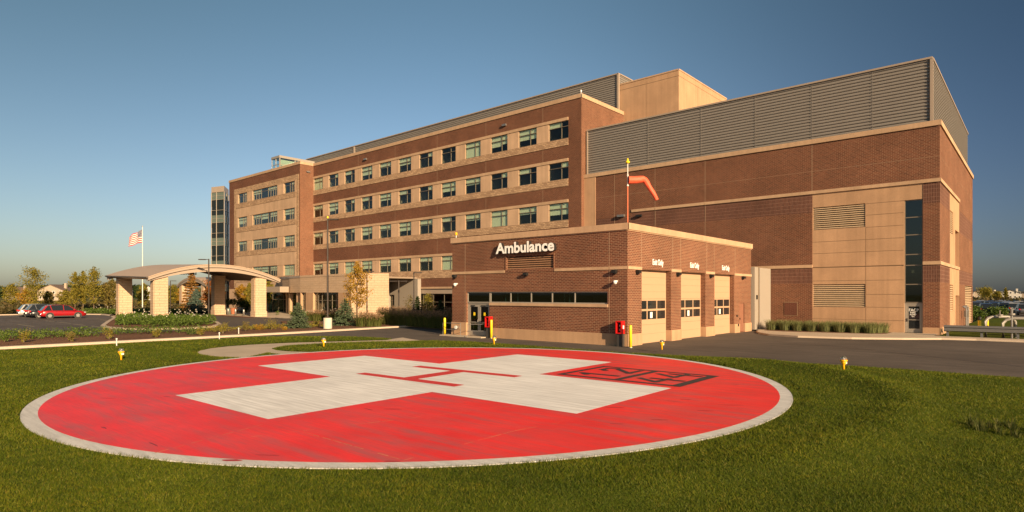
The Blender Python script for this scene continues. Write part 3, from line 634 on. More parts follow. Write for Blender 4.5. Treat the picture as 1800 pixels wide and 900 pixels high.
reg = [(YB, 82, 0, 15.42, 0, 'wall'), (YB, 82, 15.42, 15.8, .10, 'cornice'), (YB, 67.9, 11.28, 11.54, .08, 'trim'), (60.6, 68.4, 0, 11.28, -.03, 'precast_panel'), (YB, 67.9, 5.2, 5.45, .06, 'trim'), (YB, 60.6, 3.9, 5.2, -.01, 'soldier_course'),
       (YB, 60.6, 9.75, 11.28, -.01, 'soldier_course'), (68.4, 82, 8.6, 10.6, -.01, 'soldier_course'), (68.4, 82, 3.9, 5.2, -.01, 'soldier_course'), (YB, 60.6, 0, .55, .05, 'base_course'), (YB, 82, 13.15, 13.17, -.004, 'control_joint')]
hs_ = [(60.9, 63.3, 8.0, 9.9), (60.9, 63.3, 1.6, 3.8), (64.9, 68.2, 5.5, 8.6), (65.2, 68.3, 0, 2.9), (73.5, 81.2, 0, 3.85)]
wall((XB, 0), (0, 1), reg, hs_, parts, .45, 'precast_panel')
build_parts(parts, blk, {'wall': 'brick_far'})
mb = MB(); mb.box((-36.9, YB+.6, .2), (XB-.6, 81.8, 15.3)); mb.build('roof', M['roofing'], blk, True)
for args in (((0, YB), (1, 0), -14.25, -10.45, 8.34, 10.15, 11, -.28, -.06), ((0, YB), (1, 0), -14.25, -10.45, 2.02, 3.82, 11, -.28, -.06), ((XB, 0), (0, 1), 60.9, 63.3, 8, 9.9, 12, -.35, -.06), ((XB, 0), (0, 1), 60.9, 63.3, 1.6, 3.8, 12, -.35, -.06), ((XB, 0), (0, 1), 73.5, 81.2, 0, 3.85, 22, -.35, -.04)):
    mb = MB(); slats(mb, *args); mb.build('louvre', M['louver_tan'], blk, True)
mb = MB(); mb.box((-14.3, YB+.30, 1.9), (-10.4, YB+.4, 10.2)); mb.box((XB-.6, 60.8, 0), (XB-.43, 81.6, 10)); mb.build('louvre_backing', M['dark'], blk, True)
mb = MB(); mb.obox((XB, 0), (0, 1), 64.9, 68.2, -.44, -.40, 5.5, 8.6); mb.obox((XB, 0), (0, 1), 65.2, 68.3, -.44, -.40, 0, 2.9); mb.build('recess_panel', M['mandoor'], blk, True)
mb = MB(); mb.box((-16.5, YB-.03, 1.25), (-15.48, YB-.012, 2.31)); mb.build('wall_vent', M['brick_dark'], blk, True)
mb = MB(); mb.box((-30.6, YB-.25, 10.75), (-30.0, YB-.01, 10.95)); mb.build('wall_light', M['black'], blk, True)
mb = MB(); mb.box((-33.35+.6, YB-.3, 10.9), (-32.35+.4, YB-.01, 11.12)); mb.build('wall_light', M['galv'], blk, True)
window((0, YB), (1, 0), -7.86, -6.68, 2.36, 10.12, (), (.18, .365, .47, .66, .83), blk, name='stair_window', dn=-.16, gmat='glass_dark', ft=.07)
mb = MB(); mb.box((-7.9, YB+1.9, 0), (-6.0, YB+2.1, 10.2)); mb.box((-7.9, YB+.5, 6.1), (-6.6, YB+1.8, 6.3)); mb.box((-7.9, YB+.5, 4.2), (-6.6, YB+1.8, 4.35)); mb.build('stairwell', M['interior'], blk, True)
dr = MB(); dy = YB+.14
dr.box((-7.86, dy, .13), (-7.74, dy+.1, 2.34)); dr.box((-6.78, dy, .13), (-6.66, dy+.1, 2.34)); dr.box((-7.74, dy, 2.22), (-6.78, dy+.1, 2.34)); dr.box((-7.74, dy+.02, .13), (-7.60, dy+.07, 2.22)); dr.box((-6.90, dy+.02, .13), (-6.78, dy+.07, 2.22)); dr.box((-7.6, dy+.02, 2.10), (-6.9, dy+.07, 2.22)); dr.box((-7.6, dy+.02, .13), (-6.9, dy+.07, .42)); dr.box((-7.6, dy+.015, 1.06), (-6.9, dy+.075, 1.11))
do_ = dr.build('door', M['alu'], blk, True)
mb = MB(); mb.box((-7.6, dy+.04, .42), (-6.9, dy+.05, 2.1)); mb.build('pane', M['carglass'], do_, True)
mb = MB(); mb.box((-7.70, dy-.04, .95), (-7.66, dy+.02, 1.2)); mb.build('handle', M['black'], do_, True)
scr = MB(); corrugated(scr, (0, 54.45), (1, 0), -36.7, -6.19, 15.75, 20.5, 19, .06); corrugated(scr, (-6.19, 0), (0, 1), 54.45, 83, 15.75, 20.5, 19, .06)
scr.box((-36.7, 54.6, 15.7), (-6.35, 82.9, 20.4)); scr.build('roof_screen', M['screen'], blk, True)
mb = MB(); mb.box((-36.75, 54.30, 20.48), (-6.10, 54.62, 20.62)); mb.box((-6.34, 54.62, 20.48), (-6.06, 83, 20.62)); mb.box((-6.26, 54.32, 15.75), (-6.07, 54.50, 20.48)); mb.box((-36.8, 54.32, 15.75), (-36.66, 54.6, 20.48)); mb.build('screen_edging', M['fascia'], blk, True)
for x in (-10, -14.4, -19, -24, -29.5): mb = MB(); mb.box((x-.012, 54.372, 15.8), (x+.012, 54.39, 20.48)); mb.build('screen_seam', M['screen'], blk, True)

# ------------------------------------------------------------ lettering helper
def text_mb(body, size, ext, bold, P0, D, a, z, n, width=None, mirror=False, spacing=1.0):
    cu = bpy.data.curves.new('t', 'FONT'); cu.body = body; cu.size = size; cu.extrude = ext/2; cu.offset = bold; cu.resolution_u = 4; cu.space_character = spacing
    ob = bpy.data.objects.new('t', cu); COL.objects.link(ob); dg = bpy.context.evaluated_depsgraph_get(); dg.update()
    me = bpy.data.meshes.new_from_object(ob.evaluated_get(dg)); V = [v.co.copy() for v in me.vertices]; Fs = [tuple(p.vertices) for p in me.polygons]; Nz = [p.normal.z for p in me.polygons]
    bpy.data.objects.remove(ob); bpy.data.curves.remove(cu); bpy.data.meshes.remove(me)
    x0 = min(v.x for v in V); x1 = max(v.x for v in V); sx = (width/(x1-x0)) if width else 1
    Nn = (D[1], -D[0]); out = MB()
    for f, nz in zip(Fs, Nz): out.f.append(f); out.m.append(0 if nz > .9 else 1)
    for v in V:
        aa = a+((x1-v.x) if mirror else (v.x-x0))*sx; dd = n+ext/2+v.z; out.v.append((P0[0]+D[0]*aa+Nn[0]*dd, P0[1]+D[1]*aa+Nn[1]*dd, z+v.y))
    return out
for (t, sz, w, a, z) in (('FACP', .30, .62, -7.58, 1.72), ('FIRE', .17, .36, -7.50, 1.57), ('PUMP', .17, .40, -7.51, 1.42), ('FDC', .11, .18, -7.40, 1.30)):
    text_mb(t, sz, .004, .002, (0, dy+.036), (1, 0), a, z, 0, w).build('door_lettering', [M['white'], M['white']], do_, True)

# ------------------------------------------------------------ ambulance garage
XA, YA, HA = -18.0, 30.76, 7.13
amb = thing('ambulance_garage', 'low brown brick ambulance garage with three tan overhead doors', 'garage', (-25, YA, 0))
parts = {}
XL_ = -32.66
reg = [(XL_, XA, 0, 6.69, 0, 'wall'), (XL_-.06, XA+.06, 6.69, 6.75, .04, 'cornice'), (XL_-.08, XA+.10, 6.75, 7.13, .10, 'cornice'), (-28.92, XA+.05, 0, .69, .05, 'base_course'), (XL_-.05, -31.18, 0, .98, .05, 'base_course'), (XL_, -27.45, 4.46, 4.64, .05, 'trim'), (-23.25, XA+.05, 4.46, 4.64, .05, 'trim'),
       (-28.9, -19.3, 2.24, 2.42, .07, 'trim'), (-31.33, -31.29, .98, 6.69, .004, 'control_joint'), (-19.25, -19.21, .69, 6.69, .004, 'control_joint'), (-27.45, -23.25, 4.46, 5.62, .03, 'wall')]
ha = [(-31.18, -28.92, .06, 3.18), (-28.93, -19.34, 2.42, 3.18), (-27.3, -23.34, 4.68, 5.52)]
wall((0, YA), (1, 0), reg, ha, parts, .24)
reg = [(YA, 50.5, 0, 6.69, 0, 'wall'), (YA, 50.56, 6.69, 6.75, .04, 'cornice'), (YA, 50.6, 6.75, 7.13, .10, 'cornice'), (YA, 50.5, 6.74, 6.75, .04, 'cornice')]
for a_, b_ in ((YA, 32.4), (36.2, 37.65), (41.5, 43.1), (46.85, 47.95), (49.0, 50.5)): reg.append((a_, b_, 0, .69, .05, 'base_course'))
for a_, b_ in ((YA, 32.38), (36.22, 37.63), (41.52, 43.08), (46.87, 50.5)): reg.append((a_, b_, 4.46, 4.64, .05, 'trim'))
for a in (32.38, 36.45, 37.6, 41.75, 43.05, 47.05): reg.append((a-.02, a+.02, 4.64, 6.69, .004, 'control_joint'))
DO = [(32.4, 36.2), (37.65, 41.5), (43.1, 46.85)]
hg = [(d0, d1, 0, 4.5) for d0, d1 in DO]+[(47.95, 49.0, .05, 2.3)]
wall((XA, 0), (0, 1), reg, hg, parts, .50)
wall((XL_, 50.5), (0, -1), [(0, 50.5-YA, 0, 6.69, 0, 'wall'), (0, 50.5-YA, 6.69, 7.13, .08, 'cornice')], [], parts)
wall((XA, 50.5), (-1, 0), [(0, 14.66, 0, 7.1, 0, 'wall')], [], parts)
build_parts(parts, amb, {'wall': 'brick'})
mb = MB(); mb.box((XL_+.1, YA+.1, 6.6), (XA-.1, 50.4, 6.72)); mb.build('roof', M['roofing'], amb, True)
mb = MB(); mb.box((XL_+.3, 36, .05), (XA-.7, 36.2, 6.5)); mb.box((XL_+.3, YA+.4, -.02), (XA-.7, 49, .02)); mb.box((-24, YA+3.0, 0), (-23.8, 35.9, 3.4)); mb.box((XL_+.3, YA+.3, 3.5), (XA-.6, 35.9, 3.6)); mb.build('interior_partition', M['interior'], amb, True)
for x in (-27.9, -27.45, -26.8, -22.9, -22.5): mb = MB(); mb.box((x, YA+.5, 2.3), (x+.07, YA+.55, 3.3)); mb.build('curtain', M['blind'], amb, True)
mb = MB(); slats(mb, (0, YA), (1, 0), -27.3, -23.34, 4.68, 5.52, 6, -.22, -.05); mb.build('louvre', M['louver'], amb, True)
mb = MB(); mb.box((-27.35, YA+.22, 4.6), (-23.3, YA+.3, 5.6)); mb.build('louvre_backing', M['dark'], amb, True)
w1 = window((0, YA), (1, 0), -28.93, -19.34, 2.42, 3.18, [(-27.04+28.93)/9.59, (-25.25+28.93)/9.59, (-23.52+28.93)/9.59, (-21.76+28.93)/9.59], (), amb, name='strip_window', dn=-.14, fmat='alu', gmat='glass_dark', ft=.075)
w2 = window((0, YA), (1, 0), -31.18, -28.93, 2.40, 3.18, (), (), amb, name='transom_window', dn=-.14, fmat='alu', gmat='glass_dark', ft=.08)
fy = YA+.14
fr = MB(); fr.box((-31.18, fy, .06), (-31.07, fy+.1, 2.40)); fr.box((-29.03, fy, .06), (-28.92, fy+.1, 2.40)); fr.box((-31.07, fy, 2.29), (-29.03, fy+.1, 2.40)); fr.build('door_frame', M['alu'], amb, True)
for x0, x1 in ((-31.05, -30.06), (-30.04, -29.05)):
    d = MB(); y0, y1 = fy+.02, fy+.065
    d.box((x0, y0, .08), (x0+.13, y1, 2.28)); d.box((x1-.13, y0, .08), (x1, y1, 2.28)); d.box((x0+.13, y0, 2.13), (x1-.13, y1, 2.28)); d.box((x0+.13, y0, .08), (x1-.13, y1, .42)); d.box((x0+.13, y0-.03, 1.0), (x1-.13, y0, 1.05))
    o_ = d.build('glass_door', M['alu'], amb, True)
    mb = MB(); mb.box((x0+.12, y0+.018, .42), (x1-.12, y0+.028, 2.14)); mb.build('pane', M['glass_dark'], o_, True)
    hx = x1-.06 if x0 < -30.5 else x0+.06
    mb = MB(); mb.tube([(hx, y0, .85), (hx, y0-.09, .9), (hx, y0-.1, 1.05), (hx, y0-.09, 1.2), (hx, y0, 1.25)], .016, 8); mb.build('handle', M['galv'], o_, True)
    mb = MB(); mb.box((x0+.42, y0+.005, 1.5), (x0+.58, y0+.015, 1.72)); mb.build('sticker', M['yellow'], o_, True)
    mb = MB(); mb.box((x0+.2, y0-.05, 2.17), (x0+.6, y0-.005, 2.23)); mb.build('door_closer', M['black'], o_, True)
text_mb('Ambulance', .98, .26, .030, (0, YA), (1, 0), -28.05, 5.78, .035, 4.98).build('sign_lettering', [M['white'], M['letter_side']], amb, True)
for k, (d0, d1) in enumerate(DO):
    dn = XA-.34
    pd = MB(); ph = [(0, .56), (.56, 1.13), (2.72, 3.16), (3.16, 3.6), (3.6, 4.05), (4.05, 4.5)]
    for z0, z1 in ph: pd.box((dn-.05, d0+.02, z0+.006), (dn, d1-.02, z1))
    pd.box((dn-.05, d0+.02, 1.14), (dn, d1-.02, 1.46)); pd.box((dn-.05, d0+.02, 1.98), (dn, d1-.02, 2.10)); pd.box((dn-.05, d0+.02, 2.61), (dn, d1-.02, 2.715))
    cw = (d1-d0-.06)/3; ys = [d0+.05+cw*q for q in range(4)]
    for z0, z1 in ((1.46, 1.98), (2.10, 2.61)):
        pd.box((dn-.05, d0+.02, z0), (dn, d0+.12, z1)); pd.box((dn-.05, d1-.12, z0), (dn, d1-.02, z1))
        for q in (1, 2): pd.box((dn-.05, ys[q]-.05, z0), (dn, ys[q]+.05, z1))
    go = pd.build('garage_door', M['door'], amb, True)
    mb = MB()
    for z0, z1 in ((1.46, 1.98), (2.10, 2.61)): mb.box((dn-.035, d0+.12, z0), (dn-.02, d1-.12, z1))
    mb.build('pane', M['carglass'], go, True)
    mb = MB(); yc = (d0+d1)/2-.2; mb.box((dn-.018, yc, 1.53), (dn-.012, yc+.30, 1.90)); mb.build('paper_notice', M['paper'], go, True)
    wt = 1.38; yc = (33.72, 39.0, 44.45)[k]
    text_mb('Exit Only', .50, .03, .006, (XA, 0), (0, 1), yc, 4.82, .01, wt).build('exit_lettering', [M['white'], M['white']], amb, True)
mb = MB(); mb.box((XA-.12, 47.95, .06), (XA-.07, 49.0, 2.3)); mo = mb.build('side_door', M['mandoor'], amb, True)
mb = MB(); mb.box((XA-.07, 48.05, 1.0), (XA-.0, 48.15, 1.15)); mb.build('handle', M['black'], mo, True)
for (P0, D, a) in (((0, YA), (1, 0), -32.3), ((0, YA), (1, 0), -25.54), ((0, YA), (1, 0), -18.8), ((XA, 0), (0, 1), 31.8), ((XA, 0), (0, 1), 37.06), ((XA, 0), (0, 1), 42.3), ((XA, 0), (0, 1), 48.5)):
    mb = MB(); mb.obox(P0, D, a-.11, a+.11, .055, .14, 4.18, 4.44); mb.obox(P0, D, a-.14, a+.14, .0, .26, 4.26, 4.42); mb.build('wall_light', M['black'], amb, True)
for a in (-32.12, -18.68):
    mb = MB(); mb.obox((0, YA), (1, 0), a-.05, a+.05, 0, .2, 3.72, 3.82); mb.lathe([(.02, 3.58), (.09, 3.62), (.12, 3.70), (.12, 3.78), (.05, 3.82)], 14, (a, YA-.24)); mb.build('security_camera', M['camera_white'], amb, True, smooth=True)
mb = MB(); mb.obox((XA, 0), (0, 1), 47.5, 47.62, .05, .1, .5, .7); mb.build('wall_socket', M['black'], amb, True)
mb = MB(); mb.obox((XA, 0), (0, 1), 47.3, 47.42, 0, .08, 1.25, 1.4); mb.build('key_box', M['black'], amb, True)
# grey link panel
lk = thing('link_panel', 'light grey metal panel wall filling the gap behind the garage', 'wall', (-17.8, 52, 0))
mb = MB(); mb.box((-18.4, 50.62, .11), (-17.75, 51.4, 5.25)); mb.box((-18.4, 51.44, .11), (-17.62, 54.1, 5.2)); mb.build('panel', M['grey_panel'], lk, True)
mb = MB(); mb.box((-18.4, 51.4, .11), (-17.72, 51.44, 5.22)); mb.build('joint', M['groove'], lk, True)
mb = MB(); mb.box((-17.75, 50.95, 2.6), (-17.68, 51.15, 2.95)); mb.build('control_box', M['black'], lk, True)

# ------------------------------------------------------------ entrance pavilion with curved stone band
pav = thing('entrance_pavilion', 'single storey entrance pavilion with a curved buff stone parapet below the wing', 'building', (-76, 47, 0))
plan = [(-98.5, 52.5), (-95.6, 50.6), (-92.2, 48.9), (-88.6, 47.5), (-84.6, 46.5), (-80.6, 45.95)]
pts_ = plan+[(-66.8, 45.2), (-63.2, 48.4)]
parts = {}
for i, (a, b) in enumerate(zip(pts_[:-1], pts_[1:])):
    L_ = math.hypot(b[0]-a[0], b[1]-a[1]); D = ((b[0]-a[0])/L_, (b[1]-a[1])/L_)
    if i < 5: reg = [(0, L_, 3.27, 5.4, 0, 'stone_wall'), (0, L_, 5.4, 5.7, .05, 'metal_fascia')]; ho = []
    elif i == 5:
        t = lambda x: (x-a[0])/D[0]
        reg = [(0, L_, .0, 5.4, 0, 'stone_wall'), (0, L_, 5.4, 5.7, .04, 'stone_wall'), (0, L_, .0, 3.2, .02, 'precast_panel')]
        ho = [(t(-76.8), t(-70.0), .02, 3.27), (t(-80.4), t(-78.9), .02, 3.27)]
    else: reg = [(0, L_, 0, 5.7, 0, 'stone_wall'), (1.0, 1.5, 4.6, 4.75, .05, 'groove')]; ho = []
    wall(a, D, reg, ho, parts, .5)
    if i == 5:
        window(a, D, t(-76.8), t(-70.0), .05, 3.27, (.13, .28, .5, .68, .86), (.66,), pav, name='tall_window', dn=-.35, gmat='glass', ft=.07)
        window(a, D, t(-80.4), t(-78.9), .05, 3.27, (.5,), (.66,), pav, name='tall_window', dn=-.35, gmat='glass', ft=.07)
        mb = MB(); mb.obox(a, D, t(-72.6), t(-71.2), -1.2, -1.1, 0, 3.2); mb.build('curtain', M['purple'], pav, True)
build_parts(parts, pav)
mb = MB(); mb.prism([(x, y+.3) for x, y in pts_]+[(-63.4, 53.3), (-98.5, 53.3)], 5.1, 5.3); mb.prism([(x, y+.15) for x, y in pts_[:7]]+[(-66.8, 47), (-98.5, 53.2)], 3.29, 3.34); mb.build('roof', M['roofing'], pav, True)
for (x, y) in ((-82.4, 46.6), (-85.9, 47.3), (-88.4, 48.2), (-81.2, 46.4)):
    mb = MB(); mb.box((x-.22, y-.12, 0), (x+.22, y+.4, 3.28)); mb.build('column', M['trim'], pav, True)
window((0, 49.4), (1, 0), -97, -81, .05, 3.27, [k/9 for k in range(1, 9)], (.66,), pav, name='tall_window', dn=0, gmat='glass_dark', ft=.07)
mb = MB(); mb.box((-98, 51.9, 0), (-68, 52.1, 5)); mb.box((-80, 47.4, .04), (-79.9, 51, 3.2)); mb.box((-70, 47.6, .04), (-69.9, 51, 3.2)); mb.build('interior_partition', M['interior'], pav, True)
mb = MB(); mb.prism([(-84.3, 44.8), (-84.3, 46.2), (-92.5, 48), (-97, 49.5), (-98.5, 46.5), (-90.5, 44.8)], 3.32, 4.15); mb.build('walkway_canopy', M['fascia'], pav, True)
# grey service corner with a door
gry = thing('service_corner', 'low grey wall with a narrow glazed door right of the pavilion', 'building', (-66, 53.2, 0))
parts = {}
wall((0, 53.0), (1, 0), [(-69.6, -63.0, 0, 5.05, 0, 'grey_wall')], [(-69.2, -68.0, .05, 2.95)], parts, .4)
wall((-63.0, 0), (0, 1), [(53.0, 53.58, 0, 5.05, 0, 'grey_wall')], [], parts)
build_parts(parts, gry)
mb = MB(); mb.box((-69.6, 53.02, 5.05), (-62.95, 53.5, 5.12)); mb.build('coping', M['fascia'], gry, True)
window((0, 53.0), (1, 0), -69.2, -68.0, .05, 2.95, (.45,), (.72,), gry, name='glass_door', dn=-.25, fmat='fascia')

# ------------------------------------------------------------ porte-cochere canopies
def canopy(name, label, loc, rz, s=1.0, piers=True):
    c = thing(name, label, 'canopy', loc, rz)
    # local frame: y spans the arch (0 = centre), x runs from the face (0) away to -15.2
    fa = lambda y: 6.78-.0262*y*y
    tl = lambda x: -x*.030
    n = 28; ys = [-8.1+16.2*k/n for k in range(n+1)]
    def arch(mb, x0, x1, top, bot, yscale=1.0):
        vs = []
        for x in (x0, x1):
            for y in ys: vs.append((x, y*yscale, top(y)+tl(x))); vs.append((x, y*yscale, bot(y)+tl(x)))
        k = 2*(n+1); fs = []
        for i in range(n):
            a = 2*i; fs += [(a, a+1, a+3, a+2), (k+a, k+a+2, k+a+3, k+a+1), (a, a+2, k+a+2, k+a), (a+1, k+a+1, k+a+3, a+3)]
        fs += [(0, k, k+1, 1), (2*n, 2*n+1, k+2*n+1, k+2*n)]
        mb.add(vs, fs)
    th = lambda y: .92-.0062*y*y
    mb = MB(); arch(mb, -15.4, .14, fa, lambda y: fa(y)-.10); mb.build('roof', M['canopy_roof'], c)
    mb = MB(); arch(mb, -.55, .08, lambda y: fa(y)-.102, lambda y: fa(y)-.40, .998); arch(mb, -.55, -.16, lambda y: fa(y)-.403, lambda y: fa(y)-.48); arch(mb, -.55, .02, lambda y: fa(y)-.483, lambda y: fa(y)-th(y), .985); mb.build('fascia', M['fascia'], c); mb = MB()
    arch(mb, -15.35, -14.8, lambda y: fa(y)-.102, lambda y: fa(y)-.60, .99); mb.build('fascia', M['fascia'], c)
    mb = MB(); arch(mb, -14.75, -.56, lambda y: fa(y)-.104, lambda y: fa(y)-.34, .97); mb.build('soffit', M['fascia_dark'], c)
    for sgn in (-1, 1):
        mb = MB(); y0 = sgn*8.14; z = fa(8.1)
        vs = []
        for x in (-15.3, .05):
            for dy_, dz in ((0, -.02), (.14, -.03), (.14, -.16), (-.25, -.34), (-.25, -.1)): vs.append((x, y0+sgn*dy_, z+dz+tl(x)))
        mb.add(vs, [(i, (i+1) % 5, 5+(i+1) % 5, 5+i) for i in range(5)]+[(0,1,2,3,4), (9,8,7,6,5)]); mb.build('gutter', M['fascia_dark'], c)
    if piers:
        for x in (-.8, -13.2):
            for y in (-6.62, 5.5):
                mb = MB(); mb.box((x-.60, y-.74, 0), (x+.60, y+.74, 5.05+tl(x)+(.3 if x < -5 else .12))); mb.box((x-.5, y-.82, 0), (x+.5, y-.741, 4.9+tl(x))); mb.box((x-.68, y-.81, 0), (x+.68, y+.81, .75)); mb.build('pier', M['ashlar'], c)
    return c
can = canopy('entrance_canopy', 'broad arched tan canopy on four buff stone piers, nearer the camera', (-78.0, 33.4, 0), 0)
text_mb('EMERGENCY', .62, .1, .012, (-15.1, 0), (0, 1), -.35, 5.86, .0, 3.5, mirror=True).build('sign_lettering', [M['black'], M['black']], can)
c2 = canopy('entrance_canopy', 'small far arched canopy seen beneath the nearer one', (-141.5, 54.5, 0), R(-90))
c2.scale = (.95, .98, 1.0)

# ------------------------------------------------------------ street furniture
def bollard(x, y, label, h=1.27, r=.085, mat='yellow'):
    b = thing('bollard', label, 'bollard', (x, y, 0), 0, 'yellow bollards by the garage' if mat == 'yellow' else 'steel bollards at the entrance')
    mb = MB(); mb.lathe([(r, 0), (r, h-.05), (r*.82, h-.015), (r*.4, h)], 18); mb.build('post', M[mat], b, smooth=True)
    mb = MB(); mb.lathe([(r*1.6, 0), (r*1.5, .03)], 18); mb.build('base_ring', M['galv'], b); return b
bollard(-33.3, 30.6, 'yellow bollard off the left corner of the garage')
bollard(-28.35, 30.35, 'yellow bollard beside the double glass doors')
bollard(-17.45, 30.15, 'yellow bollard at the right front corner of the garage')
for (u, v, w) in ((374.5, 550.5, 'leftmost of the steel bollards under the canopy'), (386.5, 551.5, 'second steel bollard from the left under the canopy'), (401, 554, 'steel bollard just left of the topiary pots'), (414, 555, 'steel bollard just right of the topiary pots'), (428.5, 556, 'rightmost of the steel bollards under the canopy')):
    x, y = G(u, v); bollard(x, y, w, .95, .13, 'galv')
def landing_light(x, y, label, first=[None]):
    if first[0]: return copy_tree(first[0], (x, y, .05), None, label)
    b = thing('landing_light', label, 'landing light', (x, y, .05), R(20), 'amber perimeter lights round the helipad')
    mb = MB(); mb.lathe([(.035, 0), (.035, .16), (.05, .19), (.085, .25), (.09, .30)], 20); mb.build('stem', M['amber'], b, smooth=True)
    mb = MB(); mb.lathe([(.115, .298), (.12, .33), (.10, .345)], 20); mb.build('collar', M['amber'], b, smooth=True)
    mb = MB(); mb.lathe([(.09, .346), (.098, .38), (.08, .43), (.04, .455), (.005, .46)], 20); mb.build('lens', M['dome'], b, smooth=True)
    mb = MB(); mb.lathe([(.02, .346), (.02, .40)], 8); mb.build('bulb', M['camera_white'], b)
    mb = MB(); mb.box((.06, -.045, .21), (.095, .045, .28)); mb.build('label_plate', M['paper'], b); first[0] = b; return b
for (u, v, w) in ((213, 637.5, 'amber landing light on the left lawn'), (569, 613, 'amber landing light beyond the pad beside the walkway'), (868.5, 608.5, 'amber landing light in front of the glass doors'), (1163.5, 619.5, 'amber landing light in front of the garage doors'), (1483, 661, 'amber landing light on the right lawn, nearest the camera')):
    landing_light(*G(u, v), w)
for (x, y, z, w) in ((-32.4, YA+.15, HA, 'small yellow beacon on the left end of the garage parapet'), (XM-.15, YM+.15, HM, 'small white beacon on the top right corner of the hospital parapet')):
    b = thing('beacon', w, 'beacon', (x, y, z)); mb = MB(); mb.lathe([(.04, 0), (.04, .2)], 10); mb.build('stem', M['white_pole'], b); mb = MB(); mb.lathe([(.06, .2), (.09, .26), (.09, .38), (.03, .44)], 12); mb.build('lens', M['amber' if z < 10 else 'white'], b)
def lamp_post(name, label, x, y, h, heads=1, rot=0, base=.0, arm=.5, r=.075, mat='post'):
    b = thing(name, label, 'lamp post', (x, y, 0), rot)
    if base: mb = MB(); mb.lathe([(.36, 0), (.36, base-.03), (.33, base)], 24); mb.build('base', M['concrete_base'], b, smooth=False)
    mb = MB(); mb.tube([(0, 0, base), (0, 0, h)], [r*1.15, r*.9], 12); mb.build('post', M[mat], b)
    mb = MB(); mb.box((-r*2, -r*2, base), (r*2, r*2, base+.1)); mb.build('base_plate', M[mat], b)
    for k in range(heads):
        s = 1 if k == 0 else -1; mb = MB(); mb.box((s*.02 if s > 0 else -arm-.75, -.05, h-.1), (arm+.75 if s > 0 else -.02, .05, h-.04)); mb.box((arm if s > 0 else -arm-.75, -.2, h-.13), (arm+.75 if s > 0 else -arm, .2, h-.03)); mb.build('lamp_head', M[mat], b)
    return b
x, y = G(576, 579.3)
lp = lamp_post('lamp_post', 'tall dark lamp post on a round white concrete base by the kerb', x, y, zat(384, 1068*3/(579.3-HY)), 1, PHI, 1.0, .15)
mb = MB(); mb.lathe([(.05, 0), (.08, .05), (.07, .16), (.02, .2)], 12); o_ = mb.build('photocell', M['yellow'], lp); o_.location = (0, 0, zat(384, 1068*3/(579.3-HY)))
x, y = G(367, 562); lamp_post('lamp_post', 'dark lamp post with one arm in front of the near canopy', x, y, zat(455, 1068*3/(562-HY)), 1, PHI+R(180), .18, .4)
x, y = G(299.5, 545); lamp_post('lamp_post', 'dark lamp post standing far behind between two canopy piers', x, y, zat(493, 1068*3/(545-HY)), 1, PHI, .2, .3)
x, y = at(701, 66); lamp_post('lamp_post', 'dark lamp post with a twin head among the tall grasses', x, y, zat(493, 66), 2, PHI, 0, .2)
x, y = at(727.5, 61); lamp_post('lamp_post', 'slim brown post among grasses in front of the grey wall', x, y, zat(478, 61), 1, PHI, 0, .05, .06)
x, y = at(645, 74); lamp_post('lamp_post', 'dark post against the bright stone wall of the pavilion', x, y, zat(476, 74), 1, PHI, 0, .1)
for (u, v, w) in ((205, 611.5, 'short white marker stake at the left end of the lawn kerb'), (385.5, 599, 'short white marker stake at the lawn edge below the canopy'), (419.5, 589, 'short white marker stake in the mulch bed')):
    x, y = G(u, v); s_ = thing('marker_stake', w, 'stake', (x, y, .03)); mb = MB(); mb.lathe([(.03, 0), (.03, .42), (.05, .45), (.05, .5), (.02, .52)], 10); mb.build('stake', M['white_pole'], s_)
# handrails by the doors
def rail(label, x0, x1, y, h=.92):
    r_ = thing('handrail', label, 'handrail', ((x0+x1)/2, y, 0), 0, 'galvanised handrails at the doors'); o = (x0+x1)/2
    mb = MB(); mb.tube([(x0-o, 0, 0), (x0-o, 0, h-.08), (x0-o+.08, 0, h), (x1-o-.08, 0, h), (x1-o, 0, h-.08), (x1-o, 0, 0)], .022, 8); mb.build('rail', M['galv'], r_)
    mb = MB(); mb.tube([(x0-o, 0, h*.5), (x1-o, 0, h*.5)], .016, 8); mb.build('mid_rail', M['galv'], r_)
def rail2(label, p, q, h=.92):
    o = ((p[0]+q[0])/2, (p[1]+q[1])/2); r_ = thing('handrail', label, 'handrail', (o[0], o[1], 0), 0, 'galvanised handrails at the doors'); L2 = lambda a, z: (a[0]-o[0], a[1]-o[1], z)
    mb = MB(); mb.tube([L2(p, 0), L2(p, h), L2(q, h), L2(q, 0)], .022, 8); mb.build('rail', M['galv'], r_); mb = MB(); mb.tube([L2(p, h*.5), L2(q, h*.5)], .016, 8); mb.build('mid_rail', M['galv'], r_)
rail2('galvanised handrail straight in front of the double glass doors', (-30.05, 29.75), (-29.15, 30.55))
rail2('galvanised handrail left of the double glass doors', (-33.0, 30.15), (-31.3, 30.3))
sb = MB(); sb.prism([(-33.1, 29.9), (-28.9, 29.9), (-28.9, 30.72), (-33.1, 30.72)], 0, .07); struct(sb.build('door_step', M['walk']))
hd = thing('hose_connection', 'round steel hose connection low on the garage base, left of the doors', 'pipe fitting', (-31.95, YA-.05, .62)); mb = MB(); mb.tube([(0, 0, 0), (0, -.22, 0)], .1, 14); mb.build('body', M['galv'], hd); mb = MB(); mb.tube([(0, -.22, 0), (0, -.3, 0)], .13, 14); mb.build('cap', M['camera_white'], hd)
